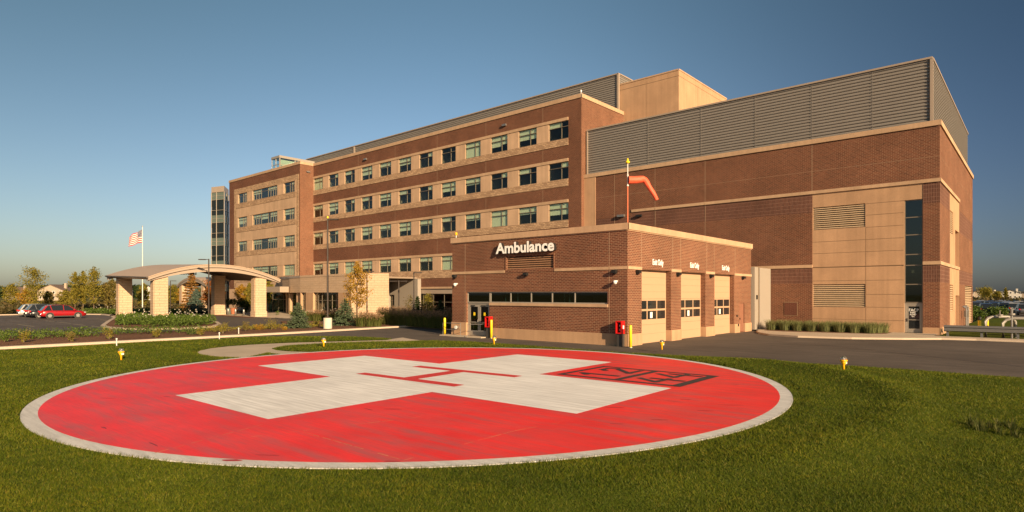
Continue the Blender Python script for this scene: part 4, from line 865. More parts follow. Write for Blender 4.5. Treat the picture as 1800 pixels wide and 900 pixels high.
def call_box(x, y, label):
    b = thing('call_box', label, 'call box', (x, y, 0), 0, 'red call boxes on dark pedestals'); b.scale = (.85, .85, .97)
    mb = MB(); mb.box((-.19, -.38, 0), (.19, .0, .74)); mb.build('pedestal', M['pedestal'], b)
    mb = MB(); mb.box((-.24, -.46, .76), (-.17, -.02, 1.52)); mb.box((.17, -.46, .76), (.24, -.02, 1.52)); mb.box((-.17, -.46, 1.45), (.17, -.02, 1.52)); mb.box((-.17, -.46, .76), (.17, -.02, .83)); mb.box((-.17, -.12, .83), (.17, -.02, 1.45)); mb.build('case', M['red_box'], b)
    mb = MB(); mb.box((-.15, -.16, .86), (.15, -.125, 1.42)); mb.build('back_plate', M['black'], b)
    for z in (1.22, .98): mb = MB(); mb.lathe([(.03, z-.07), (.07, z-.03), (.07, z+.06), (.03, z+.09)], 12, (0, -.25)); mb.build('gauge', M['galv'], b)
    mb = MB(); mb.box((.2405, -.30, 1.05), (.246, -.14, 1.25)); mb.build('label_plate', M['paper'], b)
call_box(-18.32, YA-.07, 'red call box on a dark pedestal near the right corner of the garage front')
call_box(-28.72, YA-.07, 'red call box on a dark pedestal right beside the double doors')
# windsock
ws = thing('windsock', 'orange windsock drooping from an orange and white pole on the garage roof', 'windsock', (-18.1, 30.95, HA))
mb = MB(); mb.tube([(0, 0, -.4), (0, 0, 2.15)], .035, 10); mb.build('lower_pole', M['orange_pole'], ws)
mb = MB(); mb.tube([(0, 0, 2.15), (0, 0, 3.55)], .028, 10); mb.build('upper_pole', M['white_pole'], ws)
mb = MB(); mb.lathe([(.05, 3.45), (.12, 3.50), (.12, 3.58), (.05, 3.62), (.05, 3.72), (.02, 3.76)], 14); mb.build('obstruction_light', M['yellow'], ws, smooth=True)
cx_, cy_ = math.cos(PHI+R(4)), math.sin(PHI+R(4))
prof = [(0.04, 2.50, .27), (.25, 2.50, .265), (.5, 2.51, .255), (.72, 2.54, .245), (.9, 2.56, .235), (1.02, 2.50, .21), (1.12, 2.36, .19), (1.24, 2.16, .175), (1.38, 1.94, .165), (1.52, 1.74, .155), (1.64, 1.54, .14), (1.72, 1.36, .125)]
mb = MB(); rs = random.Random(4); rings = []
nn = 24; 
for i, (d, z, r) in enumerate(prof):
    j = min(i+1, len(prof)-1); k = max(i-1, 0); t = Vector(((prof[j][0]-prof[k][0])*cx_, (prof[j][0]-prof[k][0])*cy_, prof[j][1]-prof[k][1])).normalized(); s_ = Vector((-cy_, cx_, 0)); w_ = s_.cross(t)
    rings.append([Vector((d*cx_, d*cy_, z))+(s_*math.cos(2*math.pi*q/nn)+w_*math.sin(2*math.pi*q/nn))*r*.84*(1+.05*math.sin(q*1.7+i*1.1)+.09*math.sin(q*.8+i*2.3)*(i > 3)) for q in range(nn)])
mb.add([p for rg in rings for p in rg], [(i*nn+q, i*nn+(q+1) % nn, (i+1)*nn+(q+1) % nn, (i+1)*nn+q) for i in range(len(prof)-1) for q in range(nn)])
m_, nt, bs = nodes('orange_nylon'); bs.inputs['Base Color'].default_value = (.75, .11, .05, 1); bs.inputs['Roughness'].default_value = .6; bump(nt, bs, noise(nt, 6, 4), .5, .04); M['nylon'] = m_
mb.build('sock', M['nylon'], ws, smooth=True)
mb = MB(); mb.tube([(.04*cx_-.0, .04*cy_, 2.78), (0, 0, 2.8)], .02, 8); mb.lathe([(.06, 2.74), (.06, 2.80)], 12); mb.lathe([(.06, 2.14), (.06, 2.22)], 12); mb.build('swivel', M['white_pole'], ws)
# flag
fx, fyy = at(250.5, 99); fl = thing('flagpole', 'white flagpole flying the United States flag behind the canopy', 'flagpole', (fx, fyy, 0)); hf = zat(399, 99)
mb = MB(); mb.tube([(0, 0, 0), (0, 0, hf)], [.09, .045], 12); mb.build('pole', M['white_pole'], fl); mb = MB(); mb.lathe([(.02, hf), (.1, hf+.06), (.1, hf+.16), (.02, hf+.2)], 12); mb.build('finial', M['galv'], fl)
m_, nt, bs = nodes('us_flag_cloth'); uv = N(nt, 'ShaderNodeUVMap'); sp_ = N(nt, 'ShaderNodeSeparateXYZ'); Lk(nt, uv.outputs[0], sp_.inputs[0])
def mth(op, a, b=None):
    n = N(nt, 'ShaderNodeMath', operation=op)
    for i, q in enumerate((a, b)):
        if q is None: continue
        if hasattr(q, 'links'): Lk(nt, q, n.inputs[i])
        else: n.inputs[i].default_value = q
    return n.outputs[0]
st_ = mth('MODULO', mth('FLOOR', mth('MULTIPLY', sp_.outputs[1], 13)), 2)      # 0 = red
base = mixc(nt, st_, (.50, .008, .018), (.62, .60, .58))
can_ = mth('MULTIPLY', mth('LESS_THAN', sp_.outputs[0], .40), mth('GREATER_THAN', sp_.outputs[1], 6/13))
vr = N(nt, 'ShaderNodeCombineXYZ'); Lk(nt, mth('FRACT', mth('MULTIPLY', sp_.outputs[0], 15)), vr.inputs[0]); Lk(nt, mth('FRACT', mth('MULTIPLY', sp_.outputs[1], 17)), vr.inputs[1])
ds = N(nt, 'ShaderNodeVectorMath', operation='DISTANCE'); Lk(nt, vr.outputs[0], ds.inputs[0]); ds.inputs[1].default_value = (.5, .5, 0)
blue = mixc(nt, mth('LESS_THAN', ds.outputs['Value'], .28), (.012, .018, .09), (.62, .60, .58)); Lk(nt, mixc(nt, can_, base, blue), bs.inputs['Base Color']); bs.inputs['Roughness'].default_value = .8
me = bpy.data.meshes.new('flag'); nx_, nz_ = 30, 16; vs = []; uvs = []; s = 1/1068*99
hx, hyv = -math.cos(PHI), -math.sin(PHI)                                      # the fly end streams to the left of the view
for j in range(nz_+1):
    for i in range(nx_+1):
        u_, v_ = i/nx_, j/nz_; L_ = 2.45*u_; drop = 1.15*u_**1.25; wv = .16*math.sin(u_*9+v_*2)*u_**.5
        vs.append((hx*L_*.92-hyv*wv, hyv*L_*.92+hx*wv, hf-.45-2.05*(1-v_)*(1-.18*u_)-drop-.05*math.sin(u_*11+v_*3))); uvs.append((u_, v_))
fs = [(j*(nx_+1)+i, j*(nx_+1)+i+1, (j+1)*(nx_+1)+i+1, (j+1)*(nx_+1)+i) for j in range(nz_) for i in range(nx_)]
me.from_pydata(vs, [], fs); ul = me.uv_layers.new(name='UVMap')
for lp_ in me.loops: ul.data[lp_.index].uv = uvs[lp_.vertex_index]
me.materials.append(m_); me.polygons.foreach_set('use_smooth', [True]*len(fs)); o_ = bpy.data.objects.new('flag', me); COL.objects.link(o_); o_.parent = fl
# guard rail
gr = thing('guardrail', 'galvanised steel guardrail on short posts at the right edge', 'guardrail', (2, 52.3, .0))
mb = MB(); pr_ = [(0, .85), (-.08, .80), (-.08, .72), (0, .67), (0, .60), (-.08, .55), (-.08, .46), (0, .40), (.03, .40), (.03, .85)]
vs = [(x, 52.2+d, z) for x in (-5.2, 16) for d, z in pr_]; k = len(pr_); mb.add(vs, [(i, (i+1) % k, k+(i+1) % k, k+i) for i in range(k)]+[tuple(range(k)), tuple(range(2*k-1, k-1, -1))]); mb.build('rail', M['galv'], gr, True)
for x in (-5.0, -3.1, -1.2, .7, 2.6, 4.5, 8, 12): mb = MB(); mb.box((x-.07, 52.24, 0), (x+.07, 52.4, .8)); mb.build('post', M['galv'], gr, True)
# pipework behind the rail
M['pipe_white'] = plain('off_white_pipe_paint', (.24, .225, .20), .4, 0, .12, 4)
pm = thing('backflow_pipes', 'white valve pipework with looped risers behind the guardrail', 'pipework', (-1.9, 54, 0))
def loop_(mb, x0, y0, x1, y1, h, r): 
    mb.tube([(x0, y0, 0), (x0, y0, h-.35), (x0+(x1-x0)*.08, y0+(y1-y0)*.08, h-.1), (x0+(x1-x0)*.25, y0+(y1-y0)*.25, h), (x0+(x1-x0)*.75, y0+(y1-y0)*.75, h), (x0+(x1-x0)*.92, y0+(y1-y0)*.92, h-.1), (x1, y1, h-.35), (x1, y1, 0)], r, 12)
mb = MB(); loop_(mb, -2.95, 53.4, -1.4, 54.4, 1.45, .10); loop_(mb, -2.0, 53.2, .3, 53.9, 1.38, .10); mb.build('riser', M['pipe_white'], pm, True, smooth=True)
mb = MB(); mb.tube([(-3.0, 53.4, .55), (-.2, 53.9, .55)], .1, 10); mb.tube([(-1.55, 53.3, .0), (-1.55, 53.3, 1.95)], .07, 10); mb.build('cross_pipe', M['galv'], pm, True)
for (x, y, z) in ((-1.55, 53.3, 1.6), (-2.2, 53.9, 1.5), (-.5, 53.6, 1.45)): mb = MB(); mb.tube([(x, y, z), (x, y, z+.12)], .19, 16); mb.tube([(x, y, z+.12), (x, y, z+.4)], .03, 8); mb.build('valve_wheel', M['pipe_white'], pm, True)
ub = thing('utility_cabinet', 'pale green utility cabinet behind the pipework', 'cabinet', (.2, 56.2, 0)); mb = MB(); mb.box((-.5, -.3, 0), (.9, .5, 1.25)); mb.build('case', plain('pale_green_enamel', (.30, .36, .28), .5), ub); mb = MB(); mb.box((-.55, -.35, 1.25), (.95, .55, 1.3)); mb.build('lid', M['grey_panel'], ub)
bp = thing('brick_gate_pier', 'brown brick pier with a dark cap at the right edge of view', 'pier', (1.1, 62, 0)); mb = MB(); mb.box((-.1, -.6, 0), (3.2, .6, 2.4)); mb.build('shaft', M['brick'], bp); mb = MB(); mb.box((-.2, -.7, 2.4), (3.3, .7, 2.56)); mb.build('cap', M['fascia_dark'], bp)
for (x, y, w) in ((-3.9, 63.5, 'yellow and black gas pipe guard post beside the block, left one'), (-3.5, 65.0, 'yellow and black gas pipe guard post beside the block, right one')):
    b = thing('guard_post', w, 'post', (x, y, 0)); mb = MB(); mb.lathe([(.12, 0), (.12, .85)], 14); mb.build('sleeve', M['yellow'], b); mb = MB(); mb.lathe([(.122, .85), (.12, 1.1), (.05, 1.16)], 14); mb.build('cap', M['black'], b)
gp = thing('gas_riser', 'grey gas risers against the brick side of the block', 'pipework', (-5.3, 70, 0)); mb = MB()
for dy_ in (0, .5, 1.6, 2.2): mb.tube([(0, dy_, 0), (0, dy_, 1.7+.3*math.sin(dy_*3)), (-.25, dy_, 1.9)], .06, 8)
mb.build('pipe', M['galv'], gp); mb = MB(); mb.box((-.15, .1, .9), (.2, .5, 1.5)); mb.build('meter', M['pipe_white'], gp)
bn = thing('bench', 'grey slatted bench beside the topiary pots under the canopy', 'bench', (*G(419, 551), 0), PHI); mb = MB()
for k in range(4): mb.box((-.75, -.22+k*.12, .42), (.75, -.14+k*.12, .45))
mb.build('seat', M['galv'], bn); mb = MB()
for k in range(4): mb.box((-.75, .28+k*.02, .52+k*.11), (.75, .31+k*.02, .60+k*.11))
mb.build('backrest', M['galv'], bn)
for x in (-.65, .65): mb = MB(); mb.box((x-.03, -.22, 0), (x+.03, -.16, .42)); mb.box((x-.03, .26, 0), (x+.03, .32, .95)); mb.build('leg', M['black'], bn)

# ------------------------------------------------------------ plants
def leaf_quads(C, size, up=.3, aspect=.55, jit=.4):
    n = len(C); nrm = rng.normal(size=(n, 3)); nrm[:, 2] += up; nrm /= np.linalg.norm(nrm, axis=1)[:, None]
    t = rng.normal(size=(n, 3)); a = np.cross(nrm, t); a /= np.linalg.norm(a, axis=1)[:, None]; b = np.cross(nrm, a)
    s = size*(1+jit*rng.uniform(-1, 1, n))[:, None]
    V = np.stack([C-a*s*.5, C+b*s*aspect*.5, C+a*s*.5, C-b*s*aspect*.5], 1); return V.reshape(-1, 3)
def tree(name, label, cat, x, y, h, w, base, leaf, n=2600, ls=.17, z0=0, upright=.55, group=None, limbs=16, shape='oval', trunk=.09, gap=.5):
    t = thing(name, label, cat, (x, y, z0), 0, group); r = random.Random(int(abs(x*31+y*17)*10)); mb = MB()
    mb.tube([(0, 0, -.1), (r.uniform(-.05, .05)*h*.2, r.uniform(-.05, .05)*h*.2, h*.45), (0, 0, h*.93)], [trunk*h/6, trunk*h/6*.62, .012], 8)
    C = []
    for i in range(limbs):
        f = (i+.5)/limbs; zb = base+(h*.9-base)*f; az = i*2.4+r.uniform(-.4, .4)
        if shape == 'oval': rad = w/2*math.sin(math.pi*min(1, .15+.85*f))**.7*(1.0-.25*f)
        elif shape == 'cone': rad = w/2*(1-f)**.85
        elif shape == 'vase': rad = w/2*(.45+.55*f)*(1 if f < .8 else (1-f)*4.2)
        else: rad = w/2*math.sqrt(max(.05, 1-(2*f-1)**2))
        rad *= r.uniform(.65, 1.15); ex, ey = math.cos(az)*rad, math.sin(az)*rad; rise = rad*upright*r.uniform(.7, 1.3); zt = min(zb+rise, h*1.02)
        mid = (ex*.5, ey*.5, zb+rise*.35); mb.tube([(0, 0, zb-.02*h), mid, (ex, ey, zt)], [trunk*.38*h/6*(1.15-f), trunk*.2*h/6*(1.1-f)+.004, .006], 5, cap=False)
        m_ = int(n/limbs*(.5+rad/(w/2)))
        s_ = rng.uniform(.15, 1.0, m_)**.7; P = np.stack([ex*s_, ey*s_, zb+(zt-zb)*s_**1.3], 1)
        cl = rng.integers(0, 7, m_); off = rng.normal(size=(7, 3))*w*.085; P += off[cl]*(.4+.6*s_[:, None]); P += rng.normal(size=(m_, 3))*np.array([1, 1, .9])*w*.045*gap*2; C.append(P)
    mt = int(n*.08); zt_ = rng.uniform(h*.75, h, mt); C.append(np.stack([rng.normal(size=mt)*w*.05, rng.normal(size=mt)*w*.05, zt_], 1))
    mb.build('trunk', M['bark'], t); poly_mesh('crown', leaf_quads(np.concatenate(C), ls), 4, M[leaf], t); return t
def conifer(name, label, x, y, h, w, leaf='needle', n=6, z0=.09, cat='conifer'):
    t = thing(name, label, cat, (x, y, z0)); r = np.random.default_rng(int(abs(x*13+y*7)*10)); mb = MB(); mb.tube([(0, 0, 0), (0, 0, h*.97)], [.03*h, .01], 7); mb.build('trunk', M['bark'], t)
    C = []; D_ = []; tiers = 15
    for i in range(tiers):
        f = i/(tiers-1); z = h*(.06+.90*f); rad = w/2*1.12*(1-f)**.75+.05*w
        nb = int(22-13*f)
        for b in range(nb):
            az = r.uniform(0, 6.28); L_ = rad*r.uniform(.72, 1.12); k = int(44*(1-f*.6)); s_ = r.uniform(.1, 1, k); dx, dy = math.cos(az), math.sin(az)
            P = np.stack([dx*L_*s_, dy*L_*s_, z-.10*h*s_*(1-f)+.05*h*s_**2], 1); P += r.normal(size=P.shape)*np.array([1, 1, .6])*.024*w; C.append(P)
    C = np.concatenate(C); poly_mesh('crown', leaf_quads(C, h*.062, .2, .38), 4, M[leaf], t); return t
def blades(n, x, y, h, spread, w, lean=.5, zb=0):
    """n curved two-segment blades out of a clump"""
    az = rng.uniform(0, 2*np.pi, n); r0 = spread*np.sqrt(rng.uniform(0, 1, n))*.35; hh = h*rng.uniform(.65, 1.05, n); ln = lean*hh*rng.uniform(.2, 1, n)
    d = np.stack([np.cos(az), np.sin(az)], 1); b = np.stack([x+d[:, 0]*r0, y+d[:, 1]*r0], 1); p = np.stack([-d[:, 1], d[:, 0]], 1)*w/2
    q = rng.uniform(-1, 1, (n, 2))*.3; p = p+q*w
    m1 = b+d*(ln*.35)[:, None]; t1 = b+d*ln[:, None]; Z0 = np.full(n, zb)
    c = lambda P, Z: np.concatenate([P, Z[:, None]], 1)
    A = np.stack([c(b-p, Z0), c(b+p, Z0), c(m1+p*.8, Z0+hh*.62), c(m1-p*.8, Z0+hh*.62)], 1); B = np.stack([c(m1-p*.8, Z0+hh*.62), c(m1+p*.8, Z0+hh*.62), c(t1+p*.15, Z0+hh), c(t1-p*.15, Z0+hh)], 1)
    return np.concatenate([A, B], 1).reshape(-1, 3), np.stack([t1[:, 0], t1[:, 1], Z0+hh], 1)
def grass_clump(label, x, y, h, w, mat='ornblade', plume=True, group=None, n=240, z0=.1, name='grass_clump'):
    t = thing(name, label, 'ornamental grass', (x, y, z0), 0, group)
    V, tips = blades(n, 0, 0, h*.85, w*.9, .022, .55); poly_mesh('blades', V, 4, M[mat], t)
    if plume:
        k = n//3; T = tips[:k].copy(); T[:, :2] *= .8; T[:, 2] += h*.08; P = np.repeat(T, 4, 0)+rng.normal(size=(4*k, 3))*np.array([.03, .03, .09]); poly_mesh('plumes', leaf_quads(P, .12, 0, .35), 4, M['plume'], t)
    return t
def shrub(name, label, x, y, h, w, leaf, n=500, ls=.07, z0=.09, group=None, stems=9, cat='shrub'):
    t = thing(name, label, cat, (x, y, z0), 0, group); mb = MB(); C = []
    for i in range(stems):
        az = i*2.4+.3; rr = w/2*random.uniform(.35, 1); e = (math.cos(az)*rr, math.sin(az)*rr, h*random.uniform(.6, 1)); mb.tube([(0, 0, 0), (e[0]*.4, e[1]*.4, e[2]*.5), e], [.018, .012, .005], 5, cap=False)
        k = n//stems; s_ = rng.uniform(.25, 1.02, k); P = np.stack([e[0]*s_, e[1]*s_, e[2]*s_], 1)+rng.normal(size=(k, 3))*w*.085; P[:, 2] = np.abs(P[:, 2]); C.append(P)
    mb.build('stems', M['bark'], t); poly_mesh('foliage', leaf_quads(np.concatenate(C), ls, .4), 4, M[leaf], t); return t

# --- lawn blades (uncountable): density thins with distance, blades kept real, a few centimetres tall
def inpoly(X, Y, poly):
    r = np.zeros(len(X), bool); n = len(poly)
    for i in range(n):
        x0, y0 = poly[i]; x1, y1 = poly[(i+1) % n]
        if y0 == y1: continue
        c = ((y0 > Y) != (y1 > Y)) & (X < (x1-x0)*(Y-y0)/(y1-y0)+x0); r ^= c
    return r
def vnoise(X, Y, s, seed):
    r = np.random.default_rng(seed).uniform(0, 1, (64, 64)); x, y = X/s, Y/s; i, j = np.floor(x).astype(int), np.floor(y).astype(int); fx_, fy_ = x-i, y-j; fx_ = fx_*fx_*(3-2*fx_); fy_ = fy_*fy_*(3-2*fy_)
    g = lambda a, b: r[a % 64, b % 64]; return (g(i, j)*(1-fx_)+g(i+1, j)*fx_)*(1-fy_)+(g(i, j+1)*(1-fx_)+g(i+1, j+1)*fx_)*fy_
def segdist(X, Y, poly):
    d = np.full(len(X), 1e9); n = len(poly)
    for i in range(n):
        (x0, y0), (x1, y1) = poly[i], poly[(i+1) % n]; vx, vy = x1-x0, y1-y0; q = max(vx*vx+vy*vy, 1e-9)
        t = np.clip(((X-x0)*vx+(Y-y0)*vy)/q, 0, 1); d = np.minimum(d, np.hypot(X-x0-t*vx, Y-y0-t*vy))
    return d
def lawn_z(X, Y):
    """gentle relief of the turf, in metres: soft bumps and a low shoulder round the right of the pad"""
    r = np.hypot(X-PC[0], Y-PC[1])-PR; an = np.arctan2(Y-PC[1], X-PC[0]-2)
    f = np.clip(segdist(X, Y, LAWN)/1.6, 0, 1)*np.clip((r-.05)/.5, 0, 1)*np.clip(segdist(X, Y, WALK)/.6, 0, 1)
    b = .10*vnoise(X+.3*Y, Y*.6, 2.3, 41)+.05*vnoise(X, Y, .9, 42)+.02*vnoise(X, Y, .35, 43)
    sh = .17*np.exp(-((r-2.3-.5*np.sin(an*3))/.75)**2)*np.clip(np.cos(an-.35)+.1, 0, 1)
    return .032+f*(b*.75+sh)
for o_ in list(COL.objects):
    if o_.name.split('.')[0] == 'landing_light': o_.location.z = float(lawn_z(np.array([o_.location.x]), np.array([o_.location.y]))[0])+.01; o_.scale = (1.12, 1.12, 1.12)
step_ = .30; gx_ = np.arange(-42, 4, step_); gy_ = np.arange(-2, 29, step_); GX, GY = np.meshgrid(gx_, gy_); nxg, nyg = len(gx_), len(gy_)
fx_, fy_ = GX.ravel(), GY.ravel()
inn = (inpoly(fx_, fy_, LAWN) & (segdist(fx_, fy_, LAWN) > .02) & (np.hypot(fx_-PC[0], fy_-PC[1]) > PR) & ~inpoly(fx_, fy_, WALK)).reshape(nyg, nxg)
ZZ = lawn_z(fx_, fy_).reshape(nyg, nxg); idx = np.arange(nxg*nyg).reshape(nyg, nxg)
okc = inn[:-1, :-1] & inn[1:, :-1] & inn[:-1, 1:] & inn[1:, 1:]
mb = MB(); mb.v = [tuple(p) for p in np.stack([fx_, fy_, ZZ.ravel()], 1).tolist()]
mb.f = [(int(idx[j, i]), int(idx[j, i+1]), int(idx[j+1, i+1]), int(idx[j+1, i])) for j, i in zip(*np.nonzero(okc))]; mb.m = [0]*len(mb.f)
used_ = sorted({k for f in mb.f for k in f}); re_ = {k: n_ for n_, k in enumerate(used_)}; mb.v = [mb.v[k] for k in used_]; mb.f = [tuple(re_[k] for k in f) for f in mb.f]
struct(mb.build('lawn_relief', M['turf'], smooth=True))
NB = 1000000
Z = 7.4*np.exp(rng.uniform(0, math.log(62/7.4), NB)); U = rng.uniform(-1.08, 1.05, NB)*Z
X = U*math.cos(PHI)-Z*math.sin(PHI); Y = U*math.sin(PHI)+Z*math.cos(PHI)
ok = inpoly(X, Y, LAWN) & (np.hypot(X-PC[0], Y-PC[1]) > PR+.02) & ~inpoly(X, Y, WALK)
X, Y, Z = X[ok], Y[ok], Z[ok]; n = len(X)
vn = .5*vnoise(X, Y, 1.4, 1)+.3*vnoise(X, Y, .45, 2)+.2*vnoise(X, Y, .15, 3)
rc = np.hypot(X-PC[0], Y-PC[1])-PR
hh = (.030+.024*vn)*rng.uniform(.55, 1.3, n)*np.clip((Z/9)**.25, 1, 1.5); hh *= 1+.5*np.exp(-((rc-.08)/.10)**2)
az = rng.uniform(0, 2*np.pi, n); w = (.0036*(Z/8)**.8)*rng.uniform(.7, 1.3, n); ln = hh*rng.uniform(.2, 1.3, n); la = az+rng.normal(size=n)*1.2
Pb = np.stack([X, Y, lawn_z(X, Y)-.004], 1); pv = np.stack([np.cos(az)*w, np.sin(az)*w, np.zeros(n)], 1)
tip = Pb+np.stack([np.cos(la)*ln, np.sin(la)*ln, hh], 1)
o_ = poly_mesh('lawn_grass', np.stack([Pb-pv, Pb+pv, tip], 1).reshape(-1, 3), 3, M['grass']); tag(o_, 'mown green lawn grass around the helipad', 'grass', kind='stuff')
# rough tuft at the far right
gx, gy = G(1790, 768)
t = thing('rough_grass_tuft', 'patch of taller rough grass on the lawn at the right edge', 'grass', (gx, gy, .07)); VV = []
for k in range(34):
    a = random.uniform(0, 6.28); r_ = .85*math.sqrt(random.random()); v_, _ = blades(26, math.cos(a)*r_*1.1, math.sin(a)*r_*.8, random.uniform(.18, .34), .2, .011, .6); VV.append(v_)
poly_mesh('blades', np.concatenate(VV), 4, M['weeds'], t)

# --- kerb bed: ground cover (stuff) and single shrubs
def cover(name, label, poly, n, h, mat, ls=.09, z0=.09, patch=1.5, seed=5, flowers=0):
    xs = [p[0] for p in poly]; ys = [p[1] for p in poly]; X = rng.uniform(min(xs), max(xs), n*4); Y = rng.uniform(min(ys), max(ys), n*4)
    k = inpoly(X, Y, poly) & (vnoise(X, Y, patch, seed) > .33); X, Y = X[k][:n], Y[k][:n]; hv = h*(.35+.9*vnoise(X, Y, .5, seed+1))
    Zz = z0+hv*rng.uniform(0, 1, len(X))**.6; C = np.stack([X, Y, Zz], 1)
    o = poly_mesh(name, leaf_quads(C, ls, .3, .4), 4, M[mat]); tag(o, label, 'ground cover', kind='stuff')
    if flowers:
        C = C[rng.integers(0, len(C), flowers)]; C[:, 2] = z0+h*rng.uniform(.9, 1.7, flowers); C = np.repeat(C, 3, 0)+rng.normal(size=(flowers*3, 3))*.04
        o = poly_mesh('flower_heads', leaf_quads(C, .11, .3, .8), 4, M['flower']); tag(o, label.replace('leafy', 'pale flowers above the'), 'flowers', kind='stuff')
cover('ground_cover', 'leafy green perennials along the bed behind the kerb', [(-49.3, -5), (-49.0, 8), (-48.6, 15), (-48.4, 20), (-50.8, 20), (-52.5, 15), (-53.6, 10), (-53.6, -5)], 7500, .55, 'leaf_green', .15)
cover('ground_cover', 'leafy low plants along the right end of the kerb bed', [(-48, 20), (-48.4, 26), (-48.8, 31), (-53, 29), (-51, 22.5), (-50.8, 20)], 3000, .32, 'leaf_olive', .11)
cover('ground_cover', 'leafy green daylilies filling the island in front of the canopy', [(-59, 19.4), (-58.5, 23.5), (-62, 26.5), (-70, 28), (-76, 27), (-76, 25), (-82, 24.2), (-76, 21.6), (-66, 18.6)], 15000, .75, 'leaf_green', .2, .1, 2.5, 9, 90)
cover('ground_cover', 'leafy green plants beyond the parking bay kerb', [(-97, 29), (-105, 29.5), (-112, 26), (-113.5, 20), (-118, 22), (-112, 33), (-97, 38)], 12000, .8, 'leaf_green', .28, 0, 3, 11, 60)
cover('ground_cover', 'leafy scrub behind the parked cars', [(-114, -10), (-114, 19), (-128, 22), (-128, -10)], 14000, 1.3, 'meadow', .4, 0, 3, 13)
cover('ground_cover', 'leafy green bed beside the pavilion walk', [(-70, 40.8), (-66.3, 43.5), (-80, 44.6), (-83, 43.4)], 5000, .6, 'leaf_green', .16, .05, 1.5, 15, 60)
cover('ground_cover', 'leafy pale meadow beyond the car park', [(-50, 178), (60, 178), (80, 260), (-60, 260)], 24000, 2.2, 'meadow', 1.0, -.3, 8, 17)
cover('ground_cover', 'leafy meadow far left beyond the scrub', [(-130, -20), (-128, 50), (-230, 90), (-230, -40)], 30000, 1.2, 'meadow', .8, -.3, 6, 19)
def px_shrub(u, v, top, wpx, leaf, label, name='shrub', n=420, ls=.07, **k):
    x, y = G(u, v, .09); Zd = (CAMH-.09)*FPX/(v-HY); shrub(name, label, x, y, (v-top)/FPX*Zd, wpx/FPX*Zd, leaf, n, ls, **k)
for (u, v, top, w, leaf, lab) in ((8, 601, 585, 16, 'leaf_green', 'leafy shrub at the left edge of the kerb bed'), (42, 602, 579, 24, 'leaf_olive', 'round yellow-green shrub at the left in the kerb bed'), (125, 600, 584, 16, 'leaf_bare', 'thin brown seed-headed shrub in the kerb bed'), (192, 596, 576, 20, 'leaf_olive', 'straggling shrub below the left canopy pier'),
    (274, 592.5, 578, 18, 'leaf_olive', 'loose shrub in the bed below the island'), (336, 588, 577, 22, 'leaf_green', 'low green shrub beside the island tip'), (352, 589, 577, 16, 'leaf_olive', 'yellowish shrub right of the low green one'), (392, 586, 566, 18, 'leaf_olive', 'leggy shrub left of the marker stake'),
    (432, 582, 566, 16, 'leaf_bare', 'bare twiggy shrub right of the marker stake'), (454, 580, 571, 20, 'leaf_gold', 'small orange shrub in the bed below the canopy'), (478, 579, 561, 22, 'leaf_olive', 'yellow-green shrub left of the first spruce'), (555, 573, 565, 16, 'leaf_olive', 'low yellow shrub beside the big lamp base'), (500, 580, 574, 12, 'leaf_gold', 'tiny rusty shrub at the foot of the first spruce')):
    px_shrub(u, v, top, w, leaf, lab, ls=.09)
def px_con(u, v, top, w, lab, leaf='needle', Zd=None, cat='conifer'):
    if Zd is None: x, y = G(u, v, .09); Zd = (CAMH-.09)*FPX/(v-HY)
    else: x, y = at(u, Zd)
    conifer('spruce_tree', lab, x, y, (v-top)/FPX*Zd, w/FPX*Zd, leaf, cat=cat)
px_con(524, 576.5, 533, 38, 'young bushy spruce left of the big lamp post')
px_con(607, 572, 526, 42, 'young spruce between the big lamp post and the golden tree')
px_con(734, 566, 521, 22, 'dark small spruce in front of the grey wall', 'leaf_dark', 63)
px_con(774, 566, 524, 30, 'dark spruce by the left wall of the garage', 'leaf_dark', 58)
px_con(345, 556, 518, 32, 'blue spruce seen through the near canopy', 'needle_blue', 105)
px_con(337, 556, 487, 30, 'rusty orange larch seen through the near canopy', 'leaf_larch', 112)
x, y = G(628, 571.5, .09); tree('ornamental_tree', 'golden orange young tree right of the second spruce', 'tree', x, y, (571.5-464)/FPX*60, 46/FPX*60, 1.5, 'leaf_gold', 2900, .15, .09, .9, shape='oval', limbs=22)
x, y = at(722, 64); tree('ornamental_tree', 'thin half bare tree in front of the grey wall', 'tree', x, y, (568-520)/FPX*64, 26/FPX*64, .7, 'leaf_bare', 420, .12, .09, .8)
x, y = at(751, 62); tree('ornamental_tree', 'yellow-green small tree left of the garage', 'tree', x, y, (568-516)/FPX*62, 30/FPX*62, .7, 'leaf_olive', 1000, .13, .09, .8)
# tall grasses
gi = 0
for (u0, u1, v, top, n_, mat, lab, hp) in ((545, 600, 564, 547, 9, 'ornblade', 'in the row below the pavilion windows', True), (632, 664, 573.5, 551, 6, 'ornblade', 'in the sunlit row at the end of the kerb bed', True), (672, 786, 571, 543, 17, 'ornblade', 'in the shaded row left of the garage', True), (668, 790, 566, 541, 14, 'ornblade', 'in the back row left of the garage', True)):
    for k in range(n_):
        u = u0+(u1-u0)*(k+.5)/n_+random.uniform(-1, 1); Zd = (CAMH-.09)*FPX/(v+random.uniform(-.6, .6)-HY) if v < 570 or u < 665 else 59.5-(u-672)*.075; x, y = at(u, Zd)
        gi += 1; grass_clump('plumed ornamental grass '+lab, x, y, (v-top)/FPX*Zd*random.uniform(.95, 1.15), 1.4, mat, hp, 'plumed grasses '+lab)
for k in range(24):
    x = -16.6+7.6*k/23; y = 51.2+1.3*(k % 3)/2+.35*(k/23); grass_clump('grey-green grass clump in the long bed against the block', x, y, random.uniform(.85, 1.05), 1.2, 'greyblade', False, 'grass clumps along the block', 260, .12)
